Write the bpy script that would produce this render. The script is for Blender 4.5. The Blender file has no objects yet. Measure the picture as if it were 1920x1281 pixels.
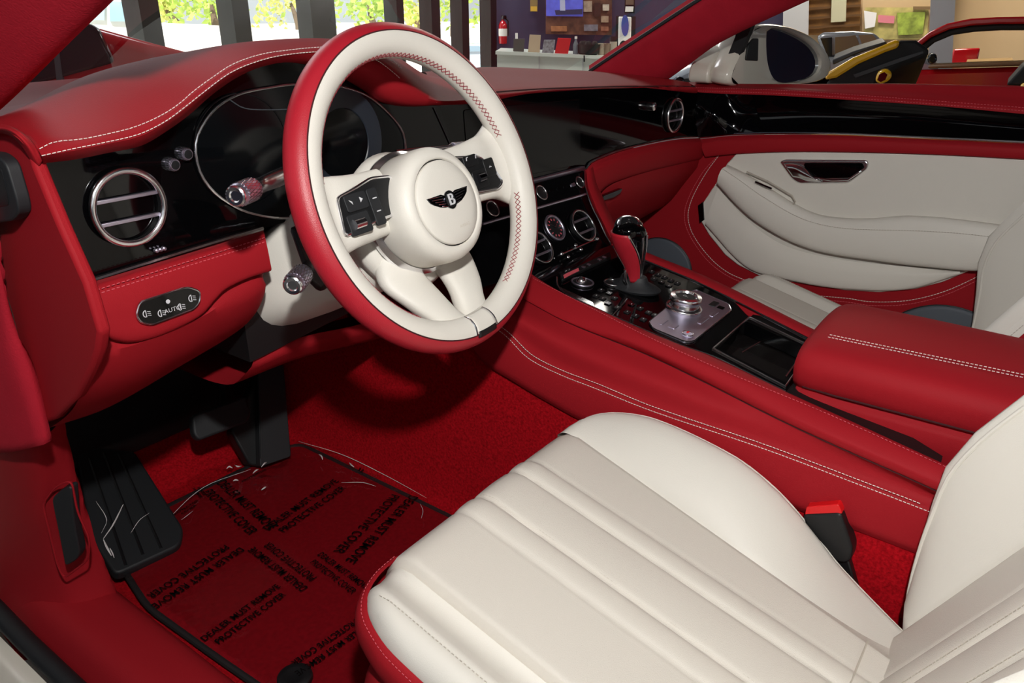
import bpy, bmesh, math, random
from mathutils import Vector, Matrix
import numpy as np
random.seed(7)
scene = bpy.context.scene
COL = scene.collection
rad = math.radians

# ---------------------------------------------------------------- camera
FPX = 1450.0
CAM = Vector((-1.021, -0.579, 0.8025))
YAW, PITCH = rad(53.7), rad(23.2)
RT = Vector((math.cos(YAW), -math.sin(YAW), 0))
FW = Vector((math.sin(YAW)*math.cos(PITCH), math.cos(YAW)*math.cos(PITCH), -math.sin(PITCH)))
UP = RT.cross(FW)
cd = bpy.data.cameras.new('camera')
cd.sensor_width = 36.0
cd.lens = FPX/1920*36.0
cd.clip_start = 0.02
cam = bpy.data.objects.new('camera', cd)
COL.objects.link(cam)
m = Matrix((RT, UP, -FW)).transposed().to_4x4()
m.translation = CAM
cam.matrix_world = m
scene.camera = cam

# ---------------------------------------------------------------- world, lamps, exposure
scene.view_settings.view_transform = 'Standard'
scene.view_settings.look = 'None'
scene.view_settings.gamma = 1.0
scene.view_settings.exposure = 0.0
try:
    scene.view_settings.use_curve_mapping = False
except Exception:
    pass
w = bpy.data.worlds.new('daylight'); scene.world = w
w.use_nodes = True
bg = w.node_tree.nodes['Background']
bg.inputs['Color'].default_value = (0.93, 0.97, 1.0, 1)
bg.inputs['Strength'].default_value = 1.0

def area(name, loc, target, size, power, color=(1, 1, 1), sy=None):
    d = bpy.data.lights.new(name, 'AREA')
    d.energy = power; d.color = color
    d.shape = 'DISK' if sy is None else 'RECTANGLE'
    d.size = size
    if sy: d.size_y = sy
    o = bpy.data.objects.new(name, d); COL.objects.link(o)
    o.location = loc
    o.rotation_euler = (Vector(target)-Vector(loc)).to_track_quat('-Z', 'Y').to_euler()
    return o
# the photographer's flash, a hand above the lens
flash = area('camera_flash', (-1.013, -0.636, 1.119), (-0.05, 0.02, 0.40), 0.045, 12.8, (1.0, 0.98, 0.95))
# unseen ceiling fill lights added to brighten showroom and cabin
area('showroom_fill', (-3.0, -1.8, 2.9), (-0.3, 0.0, 0.4), 1.6, 8, (1.0, 0.97, 0.93))  # added as soft ambient fill from behind and left of the camera
area('showroom_fill', (0.6, 3.2, 3.0), (0.4, 2.6, 0.0), 1.6, 60, (0.95, 0.97, 1.0))
area('showroom_fill', (4.2, 2.6, 3.0), (4.2, 2.6, 0.0), 1.5, 70, (1.0, 0.94, 0.86))
area('showroom_fill', (8.0, 1.5, 3.0), (8.0, 1.5, 0.0), 1.5, 130, (1.0, 0.90, 0.76))
area('showroom_fill', (6.5, 6.0, 3.0), (6.5, 6.0, 0.0), 1.5, 110, (1.0, 0.97, 0.95))

# ---------------------------------------------------------------- projection: a pixel seen on a known plane of the place
def ray(px, py):
    return FW + RT*((px-960.0)/FPX) - UP*((py-640.5)/FPX)
def onX(px, py, c):
    d = ray(px, py); return CAM + d*((c-CAM.x)/d.x)
def onY(px, py, c):
    d = ray(px, py); return CAM + d*((c-CAM.y)/d.y)
def onZ(px, py, c):
    d = ray(px, py); return CAM + d*((c-CAM.z)/d.z)

class Frame:
    """a plane in the car with its own two axes; n = e1 x e2 looks out of the surface"""
    def __init__(s, o, e1, e2):
        s.o = Vector(o); s.e1 = Vector(e1).normalized()
        s.n = s.e1.cross(Vector(e2)).normalized(); s.e2 = s.n.cross(s.e1)
    def p(s, a, b, h=0.0): return s.o + s.e1*a + s.e2*b + s.n*h
    def w(s, px, py, h=0.0):
        d = ray(px, py); o = s.o + s.n*h
        return CAM + d*((o-CAM).dot(s.n)/d.dot(s.n))
    def ab(s, px, py, h=0.0):
        q = s.w(px, py, h) - s.o
        return (q.dot(s.e1), q.dot(s.e2))
    def abs_(s, pts, h=0.0): return [s.ab(x, y, h) for x, y in pts]
    def ws(s, pts, h=0.0): return [s.w(x, y, h) for x, y in pts]

# ---------------------------------------------------------------- materials
def lin(h):
    h = h.lstrip('#'); c = [int(h[i:i+2], 16)/255 for i in (0, 2, 4)]
    return tuple(v/12.92 if v <= 0.04045 else ((v+0.055)/1.055)**2.4 for v in c) + (1.0,)
def mat(name, color, rough=0.5, metal=0.0, bump=0.0, bscale=300.0, kind='noise', coat=0.0, sheen=0.0,
        spec=0.5, var=0.0, vscale=6.0, emit=None, estr=1.0, trans=0.0):
    m = bpy.data.materials.new(name); m.use_nodes = True
    nt = m.node_tree; b = nt.nodes['Principled BSDF']
    c = lin(color) if isinstance(color, str) else color
    b.inputs['Base Color'].default_value = c
    b.inputs['Roughness'].default_value = rough
    b.inputs['Metallic'].default_value = metal
    b.inputs['Specular IOR Level'].default_value = spec
    if coat: b.inputs['Coat Weight'].default_value = coat; b.inputs['Coat Roughness'].default_value = 0.03
    if sheen: b.inputs['Sheen Weight'].default_value = sheen; b.inputs['Sheen Roughness'].default_value = 0.5; b.inputs['Sheen Tint'].default_value = c
    if emit: b.inputs['Emission Color'].default_value = lin(emit); b.inputs['Emission Strength'].default_value = estr
    tc = nt.nodes.new('ShaderNodeTexCoord')
    if var:
        n = nt.nodes.new('ShaderNodeTexNoise'); n.inputs['Scale'].default_value = vscale; n.inputs['Detail'].default_value = 5
        nt.links.new(tc.outputs['Object'], n.inputs['Vector'])
        r = nt.nodes.new('ShaderNodeMapRange'); r.inputs['From Min'].default_value = 0.3; r.inputs['From Max'].default_value = 0.7
        r.inputs['To Min'].default_value = 1-var; r.inputs['To Max'].default_value = 1+var
        nt.links.new(n.outputs['Fac'], r.inputs['Value'])
        mx = nt.nodes.new('ShaderNodeMix'); mx.data_type = 'RGBA'; mx.blend_type = 'MULTIPLY'; mx.inputs['Factor'].default_value = 1
        mx.inputs[6].default_value = c
        nt.links.new(r.outputs['Result'], mx.inputs[7]); nt.links.new(mx.outputs[2], b.inputs['Base Color'])
    if bump:
        if kind == 'leather':
            t = nt.nodes.new('ShaderNodeTexVoronoi'); t.inputs['Scale'].default_value = bscale; out = t.outputs['Distance']
        else:
            t = nt.nodes.new('ShaderNodeTexNoise'); t.inputs['Scale'].default_value = bscale; t.inputs['Detail'].default_value = 3; out = t.outputs['Fac']
        nt.links.new(tc.outputs['Object'], t.inputs['Vector'])
        bp = nt.nodes.new('ShaderNodeBump'); bp.inputs['Strength'].default_value = bump; bp.inputs['Distance'].default_value = 0.001
        nt.links.new(out, bp.inputs['Height']); nt.links.new(bp.outputs['Normal'], b.inputs['Normal'])
    return m
def thin_glass(name, tint=(1, 1, 1, 1), refl=0.08, mirror_rough=0.0):
    m = bpy.data.materials.new(name); m.use_nodes = True
    nt = m.node_tree; nt.nodes.clear()
    o = nt.nodes.new('ShaderNodeOutputMaterial'); mx = nt.nodes.new('ShaderNodeMixShader')
    t = nt.nodes.new('ShaderNodeBsdfTransparent'); t.inputs['Color'].default_value = tint
    g = nt.nodes.new('ShaderNodeBsdfGlossy'); g.inputs['Roughness'].default_value = mirror_rough
    lw = nt.nodes.new('ShaderNodeLayerWeight'); lw.inputs['Blend'].default_value = 0.12
    r = nt.nodes.new('ShaderNodeMapRange'); r.inputs['To Min'].default_value = refl*0.4; r.inputs['To Max'].default_value = min(1, refl*4)
    nt.links.new(lw.outputs['Fresnel'], r.inputs['Value']); nt.links.new(r.outputs['Result'], mx.inputs['Fac'])
    nt.links.new(t.outputs[0], mx.inputs[1]); nt.links.new(g.outputs[0], mx.inputs[2]); nt.links.new(mx.outputs[0], o.inputs['Surface'])
    return m

M = {}
M['red'] = mat('red_leather', '#961b23', 0.58, bump=0.12, bscale=900, kind='leather', spec=0.08)
M['lining'] = mat('grey_headlining', '#57525a', 0.95, bump=0.2, bscale=500, spec=0.1)
M['redsuede'] = mat('red_suede', '#a8202f', 0.95, bump=0.5, bscale=420, sheen=0.35, spec=0.1, var=0.06, vscale=25)
M['cream'] = mat('cream_leather', '#d8d4cb', 0.45, bump=0.10, bscale=900, kind='leather', spec=0.35)
M['insert'] = mat('shaded_cream_perforated_leather', '#d3cdc3', 0.5, bump=0.2, bscale=1300, kind='leather', spec=0.3)  # base darkened from the cream to carry the inserts' shading
M['rimred'] = mat('rim_red_leather', '#a41c2a', 0.42, bump=0.12, bscale=1100, kind='leather', spec=0.45)
M['black'] = mat('piano_black_veneer', '#040405', 0.05, spec=0.35)
M['screen'] = mat('dark_glass_screen', '#06080a', 0.10, spec=0.35)
M['plastic'] = mat('black_plastic', '#0d0e10', 0.5, bump=0.1, bscale=700)
M['rubber'] = mat('black_rubber', '#17191c', 0.62, bump=0.1, bscale=400)
M['chrome'] = mat('polished_chrome', '#e9e9ec', 0.2, metal=1.0)
M['satin'] = mat('satin_metal', '#cfc9dc', 0.38, metal=1.0)  # lavender tint takes in the indigo wall's reflection
M['gunmetal'] = mat('dark_chrome', '#4a4a50', 0.15, metal=1.0)
M['seam'] = mat('seam_shadow_thread', '#3a0a10', 0.8)
M['thread'] = mat('cream_thread', '#e6d9d2', 0.7)
M['redthread'] = mat('pink_red_thread', '#cf5560', 0.7)
M['beigethread'] = mat('beige_thread', '#b9b1a4', 0.7)
M['carpet'] = mat('red_carpet', '#9c0d17', 0.98, bump=0.9, bscale=420, sheen=0.2, spec=0.05, var=0.35, vscale=260)
M['matcarpet'] = mat('dark_red_mat_carpet', '#7d0e17', 0.98, bump=0.7, bscale=420, sheen=0.1, spec=0.05, var=0.15, vscale=150)
M['binding'] = mat('black_mat_binding', '#140c0e', 0.8)
M['ink'] = mat('black_ink', '#070203', 0.8, spec=0.1)
M['film'] = thin_glass('clear_plastic_film', (0.93, 0.90, 0.90, 1), 0.10, 0.12)
M['glass'] = thin_glass('window_glass', (0.97, 0.985, 0.98, 1), 0.04)
M['greygrille'] = mat('grey_speaker_grille', '#4b525b', 0.55, bump=0.4, bscale=900)
M['white_mark'] = mat('white_symbol_print', '#c9c9cc', 0.6)
M['buckle_red'] = mat('red_press_button', '#d8141a', 0.4)
M['whitepaint'] = mat('cream_white_paint', '#d8d3c6', 0.2, coat=0.5)
M['mirror'] = mat('mirror_glass', '#9aa0a8', 0.02, metal=1.0)

# ---------------------------------------------------------------- object helpers
ORG = {}
def thing(name, label, cat, loc=(0, 0, 0), group=None):
    o = bpy.data.objects.new(name, None); COL.objects.link(o)
    o.empty_display_size = 0.05
    o.location = loc; ORG[o.name] = Vector(loc)
    o['label'] = label; o['category'] = cat
    if group: o['group'] = group
    return o
def tag(o, label, cat, group=None, kind=None):
    o['label'] = label; o['category'] = cat
    if group: o['group'] = group
    if kind: o['kind'] = kind
    return o
def struct(o, label=None):
    o['kind'] = 'structure'
    if label: o['label'] = label
    return o
def dup(root, name, off, label=None):
    """a copy of a thing with copies of its parts and sub-parts"""
    r = root.copy(); r.name = name; COL.objects.link(r); r.location = Vector(root.location) + Vector(off)
    if label: r['label'] = label
    def rec(a, b):
        for ch in list(a.children):
            c = ch.copy(); COL.objects.link(c); c.parent = b; rec(ch, c)
    rec(root, r)
    return r

class MB:
    def __init__(s): s.v = []; s.f = []
    def add(s, vs, fs):
        k = len(s.v); s.v += [Vector(q) for q in vs]; s.f += [tuple(i+k for i in f) for f in fs]; return s
    def grid(s, rows, cu=False, cv=False):
        nr, nc = len(rows), len(rows[0]); fs = []
        for i in range(nr if cv else nr-1):
            for j in range(nc if cu else nc-1):
                a, b = i, (i+1) % nr; c, d = j, (j+1) % nc
                fs.append((a*nc+c, a*nc+d, b*nc+d, b*nc+c))
        return s.add([q for r in rows for q in r], fs)
    def prism(s, bottom, top):
        n = len(bottom)
        fs = [tuple(range(n))[::-1], tuple(range(n, 2*n))] + [(i, (i+1) % n, n+(i+1) % n, n+i) for i in range(n)]
        return s.add(list(bottom)+list(top), fs)
    def slab(s, fr, ab, h0, h1):
        return s.prism([fr.p(a, b, h0) for a, b in ab], [fr.p(a, b, h1) for a, b in ab])
    def box(s, c, sx, sy, sz):
        x, y, z = c
        q = [(x+i*sx/2, y+j*sy/2) for i, j in ((-1, -1), (1, -1), (1, 1), (-1, 1))]
        return s.prism([(a, b, z-sz/2) for a, b in q], [(a, b, z+sz/2) for a, b in q])
    def tube(s, pts, r, n=8, closed=False, caps=True, flat=1.0):
        pts = [Vector(q) for q in pts]; N = len(pts); rows = []; ref = None
        for i, q in enumerate(pts):
            a = pts[i-1] if (i > 0 or closed) else q; b = pts[(i+1) % N] if (i < N-1 or closed) else q
            t = (b-a).normalized()
            if ref is None: ref = Vector((0, 0, 1)) if abs(t.z) < 0.9 else Vector((1, 0, 0))
            e = (ref - t*ref.dot(t)).normalized(); g = t.cross(e); ref = e
            rr = r[i] if isinstance(r, (list, tuple)) else r
            rows.append([q + e*math.cos(2*math.pi*k/n)*rr + g*math.sin(2*math.pi*k/n)*rr*flat for k in range(n)])
        k = len(s.v); s.grid(rows, cu=True, cv=closed)
        if caps and not closed:
            s.f.append(tuple(k+i for i in range(n))[::-1]); s.f.append(tuple(k+(N-1)*n+i for i in range(n)))
        return s
    def lathe(s, fr, prof, n=32, a=0.0, b=0.0, cap0=True, cap1=True, sx=1.0, sy=1.0):
        rows = [[fr.p(a+r*sx*math.cos(2*math.pi*k/n), b+r*sy*math.sin(2*math.pi*k/n), h) for k in range(n)] for r, h in prof]
        k = len(s.v); s.grid(rows, cu=True)
        if cap0: s.f.append(tuple(k+i for i in range(n))[::-1])
        if cap1: s.f.append(tuple(k+(len(prof)-1)*n+i for i in range(n)))
        return s
    def build(s, name, material, parent=None, bevel=0, seg=2, sub=0, smooth=True, angle=38, solid=0, soff=-1, recalc=True):
        me = bpy.data.meshes.new(name)
        off = Vector((0, 0, 0)); q = parent
        while q is not None:
            off += ORG.get(q.name, Vector((0, 0, 0))); q = q.parent
        me.from_pydata([tuple(v-off) for v in s.v], [], s.f)
        if recalc:
            bm = bmesh.new(); bm.from_mesh(me)
            bmesh.ops.remove_doubles(bm, verts=bm.verts, dist=1e-6)
            bmesh.ops.recalc_face_normals(bm, faces=bm.faces); bm.to_mesh(me); bm.free()
        me.materials.append(material)
        if smooth:
            me.polygons.foreach_set('use_smooth', [True]*len(me.polygons))
            if not sub: me.set_sharp_from_angle(angle=rad(angle))
        o = bpy.data.objects.new(name, me); COL.objects.link(o)
        if parent is not None: o.parent = parent
        if solid:
            md = o.modifiers.new('solid', 'SOLIDIFY'); md.thickness = solid; md.offset = soff
        if bevel:
            md = o.modifiers.new('bevel', 'BEVEL'); md.width = bevel; md.segments = seg; md.limit_method = 'ANGLE'; md.angle_limit = rad(35); md.harden_normals = False
        if sub:
            md = o.modifiers.new('sub', 'SUBSURF'); md.levels = sub; md.render_levels = sub
        return o

def cr(pts, n, closed=False):
    """n points along a smooth curve through pts"""
    P = np.array([list(q) for q in pts], float)
    if closed: P = np.vstack([P[-1], P, P[0], P[1]])
    else: P = np.vstack([2*P[0]-P[1], P, 2*P[-1]-P[-2]])
    seg = len(P)-3
    L = np.array([max(1e-9, np.linalg.norm(P[i+2]-P[i+1])) for i in range(seg)]); cum = np.concatenate([[0], np.cumsum(L)])
    out = []
    for k in range(n):
        u = cum[-1]*k/(n if closed else n-1); i = min(seg-1, max(0, int(np.searchsorted(cum, u, 'right')-1)))
        t = (u-cum[i])/L[i]; a, b, c, d = P[i], P[i+1], P[i+2], P[i+3]
        m1 = (c-a)*L[i]/(L[i]+(L[i-1] if i > 0 else L[i])); m2 = (d-b)*L[i]/(L[i]+(L[i+1] if i < seg-1 else L[i]))
        q = (2*t**3-3*t**2+1)*b+(t**3-2*t**2+t)*m1+(-2*t**3+3*t**2)*c+(t**3-t**2)*m2
        out.append(Vector(q) if len(q) == 3 else tuple(q))
    return out
def lerp(a, b, t): return a+(b-a)*t
def smooth(t):
    t = max(0.0, min(1.0, t)); return t*t*(3-2*t)
def rails(rs, nu=48, nv=5):
    """rows of a surface drawn smoothly through rail curves; nv = steps between two rails"""
    R_ = [cr(r, nu) for r in rs]
    cols = [cr([r[i] for r in R_], (len(R_)-1)*nv+1) for i in range(nu)]
    return [[cols[i][j] for i in range(nu)] for j in range(len(cols[0]))]
def loft(name, rs, material, parent, nu=48, nv=5, solid=0.0, soff=-1, **k):
    return MB().grid(rails(rs, nu, nv)).build(name, material, parent, solid=solid, soff=soff, **k)
def stitch(mb, pts, dash=0.0042, gap=0.0022, r=0.0007):
    P = [Vector(q) for q in pts]; L = [0.0]
    for i in range(len(P)-1): L.append(L[-1]+(P[i+1]-P[i]).length)
    def at(u):
        i = 0
        while i < len(L)-2 and L[i+1] < u: i += 1
        t = (u-L[i])/max(1e-9, L[i+1]-L[i]); return P[i].lerp(P[i+1], min(1, max(0, t)))
    u = 0.0
    while u+dash <= L[-1]:
        mb.tube([at(u), at(u+dash*0.85)], r*0.78, 5); u += (dash+gap)*0.85
    return mb
def rrect(w, h, r, n=5):
    out = []
    for cx, cy, a0 in ((w/2-r, h/2-r, 0), (-w/2+r, h/2-r, 90), (-w/2+r, -h/2+r, 180), (w/2-r, -h/2+r, 270)):
        for k in range(n+1):
            a = rad(a0+90*k/n); out.append((cx+r*math.cos(a), cy+r*math.sin(a)))
    return out
def roundpoly(pts, r, n=4):
    """polygon with its corners rounded by radius r"""
    out = []; N = len(pts)
    for i in range(N):
        p0, p, p1 = Vector(pts[i-1]), Vector(pts[i]), Vector(pts[(i+1) % N])
        d0 = (p0-p); d1 = (p1-p); k = min(r, d0.length*0.45, d1.length*0.45)
        a = p+d0.normalized()*k; b = p+d1.normalized()*k
        for j in range(n+1):
            t = j/n; out.append(tuple(a*(1-t)**2+p*2*t*(1-t)+b*t**2))
    return out
def text_mesh(name, body, fr, a, b, size, material, parent, h=0.0, rot=0.0, flipx=False, align='CENTER', thick=0.0, squash=1.0, spacing=0.95, bold=0.0):
    cu = bpy.data.curves.new('t', 'FONT'); cu.body = body; cu.size = size; cu.align_x = align; cu.align_y = 'CENTER'; cu.extrude = thick
    cu.space_line = spacing; cu.offset = bold; cu.space_character = 1.06
    o = bpy.data.objects.new('t', cu); COL.objects.link(o)
    dg = bpy.context.evaluated_depsgraph_get(); dg.update()
    me = bpy.data.meshes.new_from_object(o.evaluated_get(dg))
    c, s = math.cos(rot), math.sin(rot); mb = MB()
    vs = []
    for v in me.vertices:
        x, y = v.co.x*squash*(-1 if flipx else 1), v.co.y
        vs.append(fr.p(a+x*c-y*s, b+x*s+y*c, h+v.co.z))
    mb.add(vs, [tuple(p.vertices) for p in me.polygons])
    bpy.data.objects.remove(o); bpy.data.curves.remove(cu); bpy.data.meshes.remove(me)
    return mb.build(name, material, parent, smooth=False)
X_, Y_, Z_ = Vector((1, 0, 0)), Vector((0, 1, 0)), Vector((0, 0, 1))
# ================================================================ car body shell: pillars, windscreen, floor, sill
body = thing('car_body', 'car body shell with red suede windscreen pillars, red carpeted floor and sill trim', 'car body', (0, 0, -0.02))
def P3(*a): return Vector(a)
# carpets
fl = MB()
fl.grid(rails([[P3(-0.70, y, 0.0) for y in (-0.75, -0.2, 0.3, 0.56)]+[P3(-0.70, 0.75, 0.16), P3(-0.70, 0.88, 0.36)],
               [P3(-0.45, y, 0.0) for y in (-0.75, -0.2, 0.3, 0.56)]+[P3(-0.45, 0.75, 0.16), P3(-0.45, 0.88, 0.36)],
               [P3(-0.225, y, 0.0) for y in (-0.75, -0.2, 0.3, 0.56)]+[P3(-0.225, 0.75, 0.16), P3(-0.225, 0.88, 0.36)],
               [P3(-0.20, y, 0.015) for y in (-0.75, -0.2, 0.3, 0.56)]+[P3(-0.20, 0.75, 0.17), P3(-0.20, 0.88, 0.36)],
               [P3(-0.19, y, 0.10) for y in (-0.75, -0.2, 0.3, 0.56)]+[P3(-0.19, 0.75, 0.22), P3(-0.19, 0.88, 0.38)],
               [P3(-0.182, y, 0.24) for y in (-0.75, -0.2, 0.3, 0.56)]+[P3(-0.18, 0.75, 0.30), P3(-0.18, 0.88, 0.40)],
               [P3(-0.170, y, z) for y, z in ((-0.75, 0.27), (-0.2, 0.31), (0.3, 0.37), (0.56, 0.37), (0.75, 0.37), (0.88, 0.42))]], 60, 6))
fl.build('driver_carpet', M['carpet'], body, angle=80)
MB().grid(rails([[P3(0.19, y, 0.30) for y in (-0.75, 0.2, 0.56)]+[P3(0.19, 0.88, 0.36)], [P3(0.2, y, 0.02) for y in (-0.75, 0.2, 0.56)]+[P3(0.2, 0.88, 0.3)],
                 [P3(0.45, y, 0.0) for y in (-0.75, 0.2, 0.56)]+[P3(0.45, 0.88, 0.3)], [P3(0.70, y, 0.0) for y in (-0.75, 0.2, 0.56)]+[P3(0.70, 0.88, 0.3)]], 40, 6)).build('passenger_carpet', M['carpet'], body, angle=80)
rb = MB(); rb.grid(rails([[P3(-0.7, -0.74, 0.0), P3(0, -0.74, 0.05), P3(0.7, -0.74, 0.0)], [P3(-0.7, -1.1, 0.0), P3(0, -1.1, 0.05), P3(0.7, -1.1, 0.0)], [P3(-0.7, -1.25, 0.3), P3(0, -1.25, 0.3), P3(0.7, -1.25, 0.3)], [P3(-0.7, -1.5, 0.35), P3(0, -1.5, 0.35), P3(0.7, -1.5, 0.35)]], 20, 5))
rb.build('rear_carpet', M['carpet'], body, angle=80)
MB().grid(rails([[P3(x, 0.655, 0.085) for x in (-0.68, -0.4, -0.20)], [P3(x, 0.71, 0.145) for x in (-0.68, -0.4, -0.20)], [P3(x, 0.80, 0.27) for x in (-0.68, -0.4, -0.20)], [P3(x, 0.82, 0.42) for x in (-0.68, -0.4, -0.20)]], 16, 4)).build('footwell_shade_panel', M['plastic'], body, solid=0.01, angle=80)  # black sheet over the toe-board carpet, standing for the shade under the dash
# right pillar (far side): a broad suede covered post rising rearwards to the roof
pr0 = [onX(1108, 134, 0.665), onX(1168, 94, 0.64), onX(1236, 50, 0.61), onX(1313, 0, 0.575), onX(1390, -48, 0.545)]
pr1 = [onX(1155, 142, 0.645), onX(1215, 98, 0.62), onX(1280, 57, 0.59), onX(1375, 0, 0.555), onX(1460, -48, 0.525)]
pr2 = [onX(1225, 149, 0.650), onX(1265, 118, 0.63), onX(1325, 80, 0.60), onX(1450, 6, 0.565), onX(1540, -40, 0.535)]
pr3 = [onX(1252, 149, 0.68), onX(1290, 122, 0.66), onX(1350, 80, 0.63), onX(1516, 0, 0.59), onX(1600, -36, 0.56)]
for r_, e_ in ((pr0, (0.50, -0.06, 0.955)), (pr1, (0.49, -0.12, 0.96)), (pr2, (0.50, -0.18, 0.975)), (pr3, (0.545, -0.22, 0.985))): r_.append(P3(*e_))
pr4 = [q+P3(0.05, 0.03, 0.0) for q in pr3]
pillar_r = loft('windscreen_pillar', [[q+P3(0.04, 0.03, 0.01) for q in pr0], pr0, pr1, pr2, pr3, pr4], M['redsuede'], body, 30, 5, angle=80)
MB().tube(cr([q+P3(0.003, 0.004, 0.0) for q in pr0], 20), 0.0055, 6).build('pillar_seal', M['rubber'], pillar_r)
# left pillar (near side)
pl0 = [onX(-60, 255, -0.665), onX(0, 205, -0.665), onX(40, 168, -0.665), onX(84, 124, -0.665), onX(134, 74, -0.665), onX(210, 0, -0.665), onX(300, -90, -0.66)]
def plrow(dpx, x_): return [onX(a-dpx, b-dpx*0.85, x_) for a, b in ((-60, 255), (0, 205), (40, 168), (84, 124), (134, 74), (210, 0), (300, -90))]
pl1 = plrow(14, -0.68); pl2 = plrow(90, -0.705); pl3 = plrow(200, -0.735); pl4 = plrow(330, -0.765)
for r_, e_ in ((pl0, (-0.50, -0.06, 0.955)), (pl1, (-0.51, -0.09, 0.96)), (pl2, (-0.54, -0.16, 0.975)), (pl3, (-0.57, -0.24, 0.99)), (pl4, (-0.60, -0.30, 0.99))): r_.append(P3(*e_))
pillar_l = loft('windscreen_pillar', [[q+P3(-0.02, 0.035, 0.0) for q in pl0], pl0, pl1, pl2, pl3, pl4], M['redsuede'], body, 30, 6, angle=80)
MB().tube(cr([q+P3(-0.004, 0.012, -0.002) for q in pl0], 20), 0.004, 6).build('pillar_seal', M['rubber'], pillar_l)
# suede strip down the hinge post, left of the dash end
hp = [[onX(-90, 380, -0.75), onX(-90, 560, -0.75), onX(-90, 720, -0.75), onX(-90, 850, -0.75)],
      [onX(-20, 400, -0.745), onX(0, 560, -0.745), onX(20, 720, -0.745), onX(20, 848, -0.745)],
      [onX(-4, 500, -0.735), onX(26, 600, -0.735), onX(56, 710, -0.735), onX(82, 834, -0.735)]]
loft('hinge_post_trim', hp, M['redsuede'], body, 20, 6, solid=0.01, angle=80)
# kick panel with bonnet release
kin = [P3(-0.683, 0.335, 0.355), P3(-0.672, 0.37, 0.27), P3(-0.660, 0.395, 0.13), P3(-0.643, 0.405, -0.01)]
kmid = [onX(60, 838, -0.722), onX(70, 950, -0.715), onX(100, 1080, -0.705), onX(170, 1210, -0.70)]
kout = [onX(-60, 842, -0.75), onX(-60, 950, -0.75), onX(-50, 1100, -0.755), onX(40, 1240, -0.765)]
kback = [q+P3(0.05, 0.16, 0) for q in kin]
kick = loft('kick_panel', [kback, [q+P3(0.004, 0.02, 0) for q in kin], kin, kmid, kout], M['red'], body, 30, 8, angle=80)
KF = Frame(onX(118, 990, -0.700), (0.40, -0.9, 0), (-0.06, 0, 1))
hd = roundpoly(KF.abs_([(93, 938), (112, 921), (130, 914), (133, 960), (138, 1000), (147, 1040), (140, 1054), (119, 1066), (108, 1010)], 0.012), 0.008)
MB().slab(KF, hd, -0.004, 0.009).build('bonnet_release_handle', M['rubber'], kick, bevel=0.003)
hd2 = roundpoly(KF.abs_([(80, 945), (104, 912), (134, 900), (145, 960), (168, 1010), (166, 1050), (120, 1085), (108, 1060)], 0.006), 0.012)
MB().tube([KF.p(a, b, 0.006) for a, b in hd2], 0.0014, 6, closed=True).build('handle_recess_lip', M['red'], kick)
# sill
ys = (-0.75, -0.3, 0.1, 0.35, 0.55)
def srail(x, z): return [P3(x, y, z) for y in ys]
loft('sill_trim', [srail(-0.632, 0.0), srail(-0.648, 0.03), srail(-0.68, 0.036), srail(-0.72, 0.03), srail(-0.745, -0.01)], M['red'], body, 20, 4, angle=80)
MB().tube([P3(-0.757, y, -0.005) for y in (-0.75, 0.0, 0.45)]+[P3(-0.765, 0.55, 0.03), P3(-0.775, 0.6, 0.12)], 0.013, 10).build('door_seal', M['rubber'], body)
loft('outer_sill', [[P3(-0.772, y, -0.012) for y in ys], [P3(-0.80, y, -0.02) for y in ys], [P3(-0.83, y, -0.06) for y in ys], [P3(-0.84, y, -0.16) for y in ys]], M['whitepaint'], body, 20, 4, angle=80)
loft('front_wing', [[P3(-0.84, y, z) for y, z in ((0.56, -0.12), (0.56, 0.2), (0.60, 0.5), (0.66, 0.60))], [P3(-0.86, y, z) for y, z in ((1.2, -0.05), (1.2, 0.2), (1.2, 0.45), (1.2, 0.53))], [P3(-0.80, y, z) for y, z in ((2.0, -0.1), (2.0, 0.1), (2.0, 0.25), (2.0, 0.33))]], M['whitepaint'], body, 20, 6, angle=80)
loft('hinge_jamb', [[P3(-0.84, 0.56, z) for z in (-0.12, 0.2, 0.6)], [P3(-0.78, 0.565, z) for z in (-0.12, 0.2, 0.64)], [P3(-0.70, 0.57, z) for z in (-0.12, 0.2, 0.68)]], M['whitepaint'], body, 10, 3, angle=80)
# roof lining over the cabin, windscreen between the pillars
rf = [[P3(x, y, z-0.06*(x/0.6)**2) for x in (-0.58, -0.3, 0, 0.3, 0.58)] for y, z in ((0.02, 0.97), (-0.15, 1.06), (-0.5, 1.14), (-1.0, 1.13), (-1.5, 1.04))]
loft('roof_lining', rf, M['lining'], body, 24, 4, solid=0.03, soff=1, angle=80)
ws = [[P3(x, y, z-0.06*(x/0.66)**2) for x in (-0.645, -0.33, 0, 0.33, 0.645)] for y, z in ((0.66, 0.715), (0.45, 0.81), (0.02, 0.965))]
for k, r in enumerate(ws): 
    for q in r: q.y -= (0.16, 0.13, 0.02)[k]*(q.x/0.66)**2
loft('windscreen', ws, M['glass'], body, 24, 6, angle=80)
# bonnet and scuttle ahead of the windscreen
bn = [[P3(x, y-0.12*(x/0.8)**2, z-0.05*(x/0.8)**2) for x in (-0.8, -0.4, 0, 0.4, 0.8)] for y, z in ((0.70, 0.61), (0.85, 0.60), (1.3, 0.55), (1.8, 0.47), (2.1, 0.32))]
loft('bonnet', bn, M['whitepaint'], body, 30, 5, angle=80)
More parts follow.
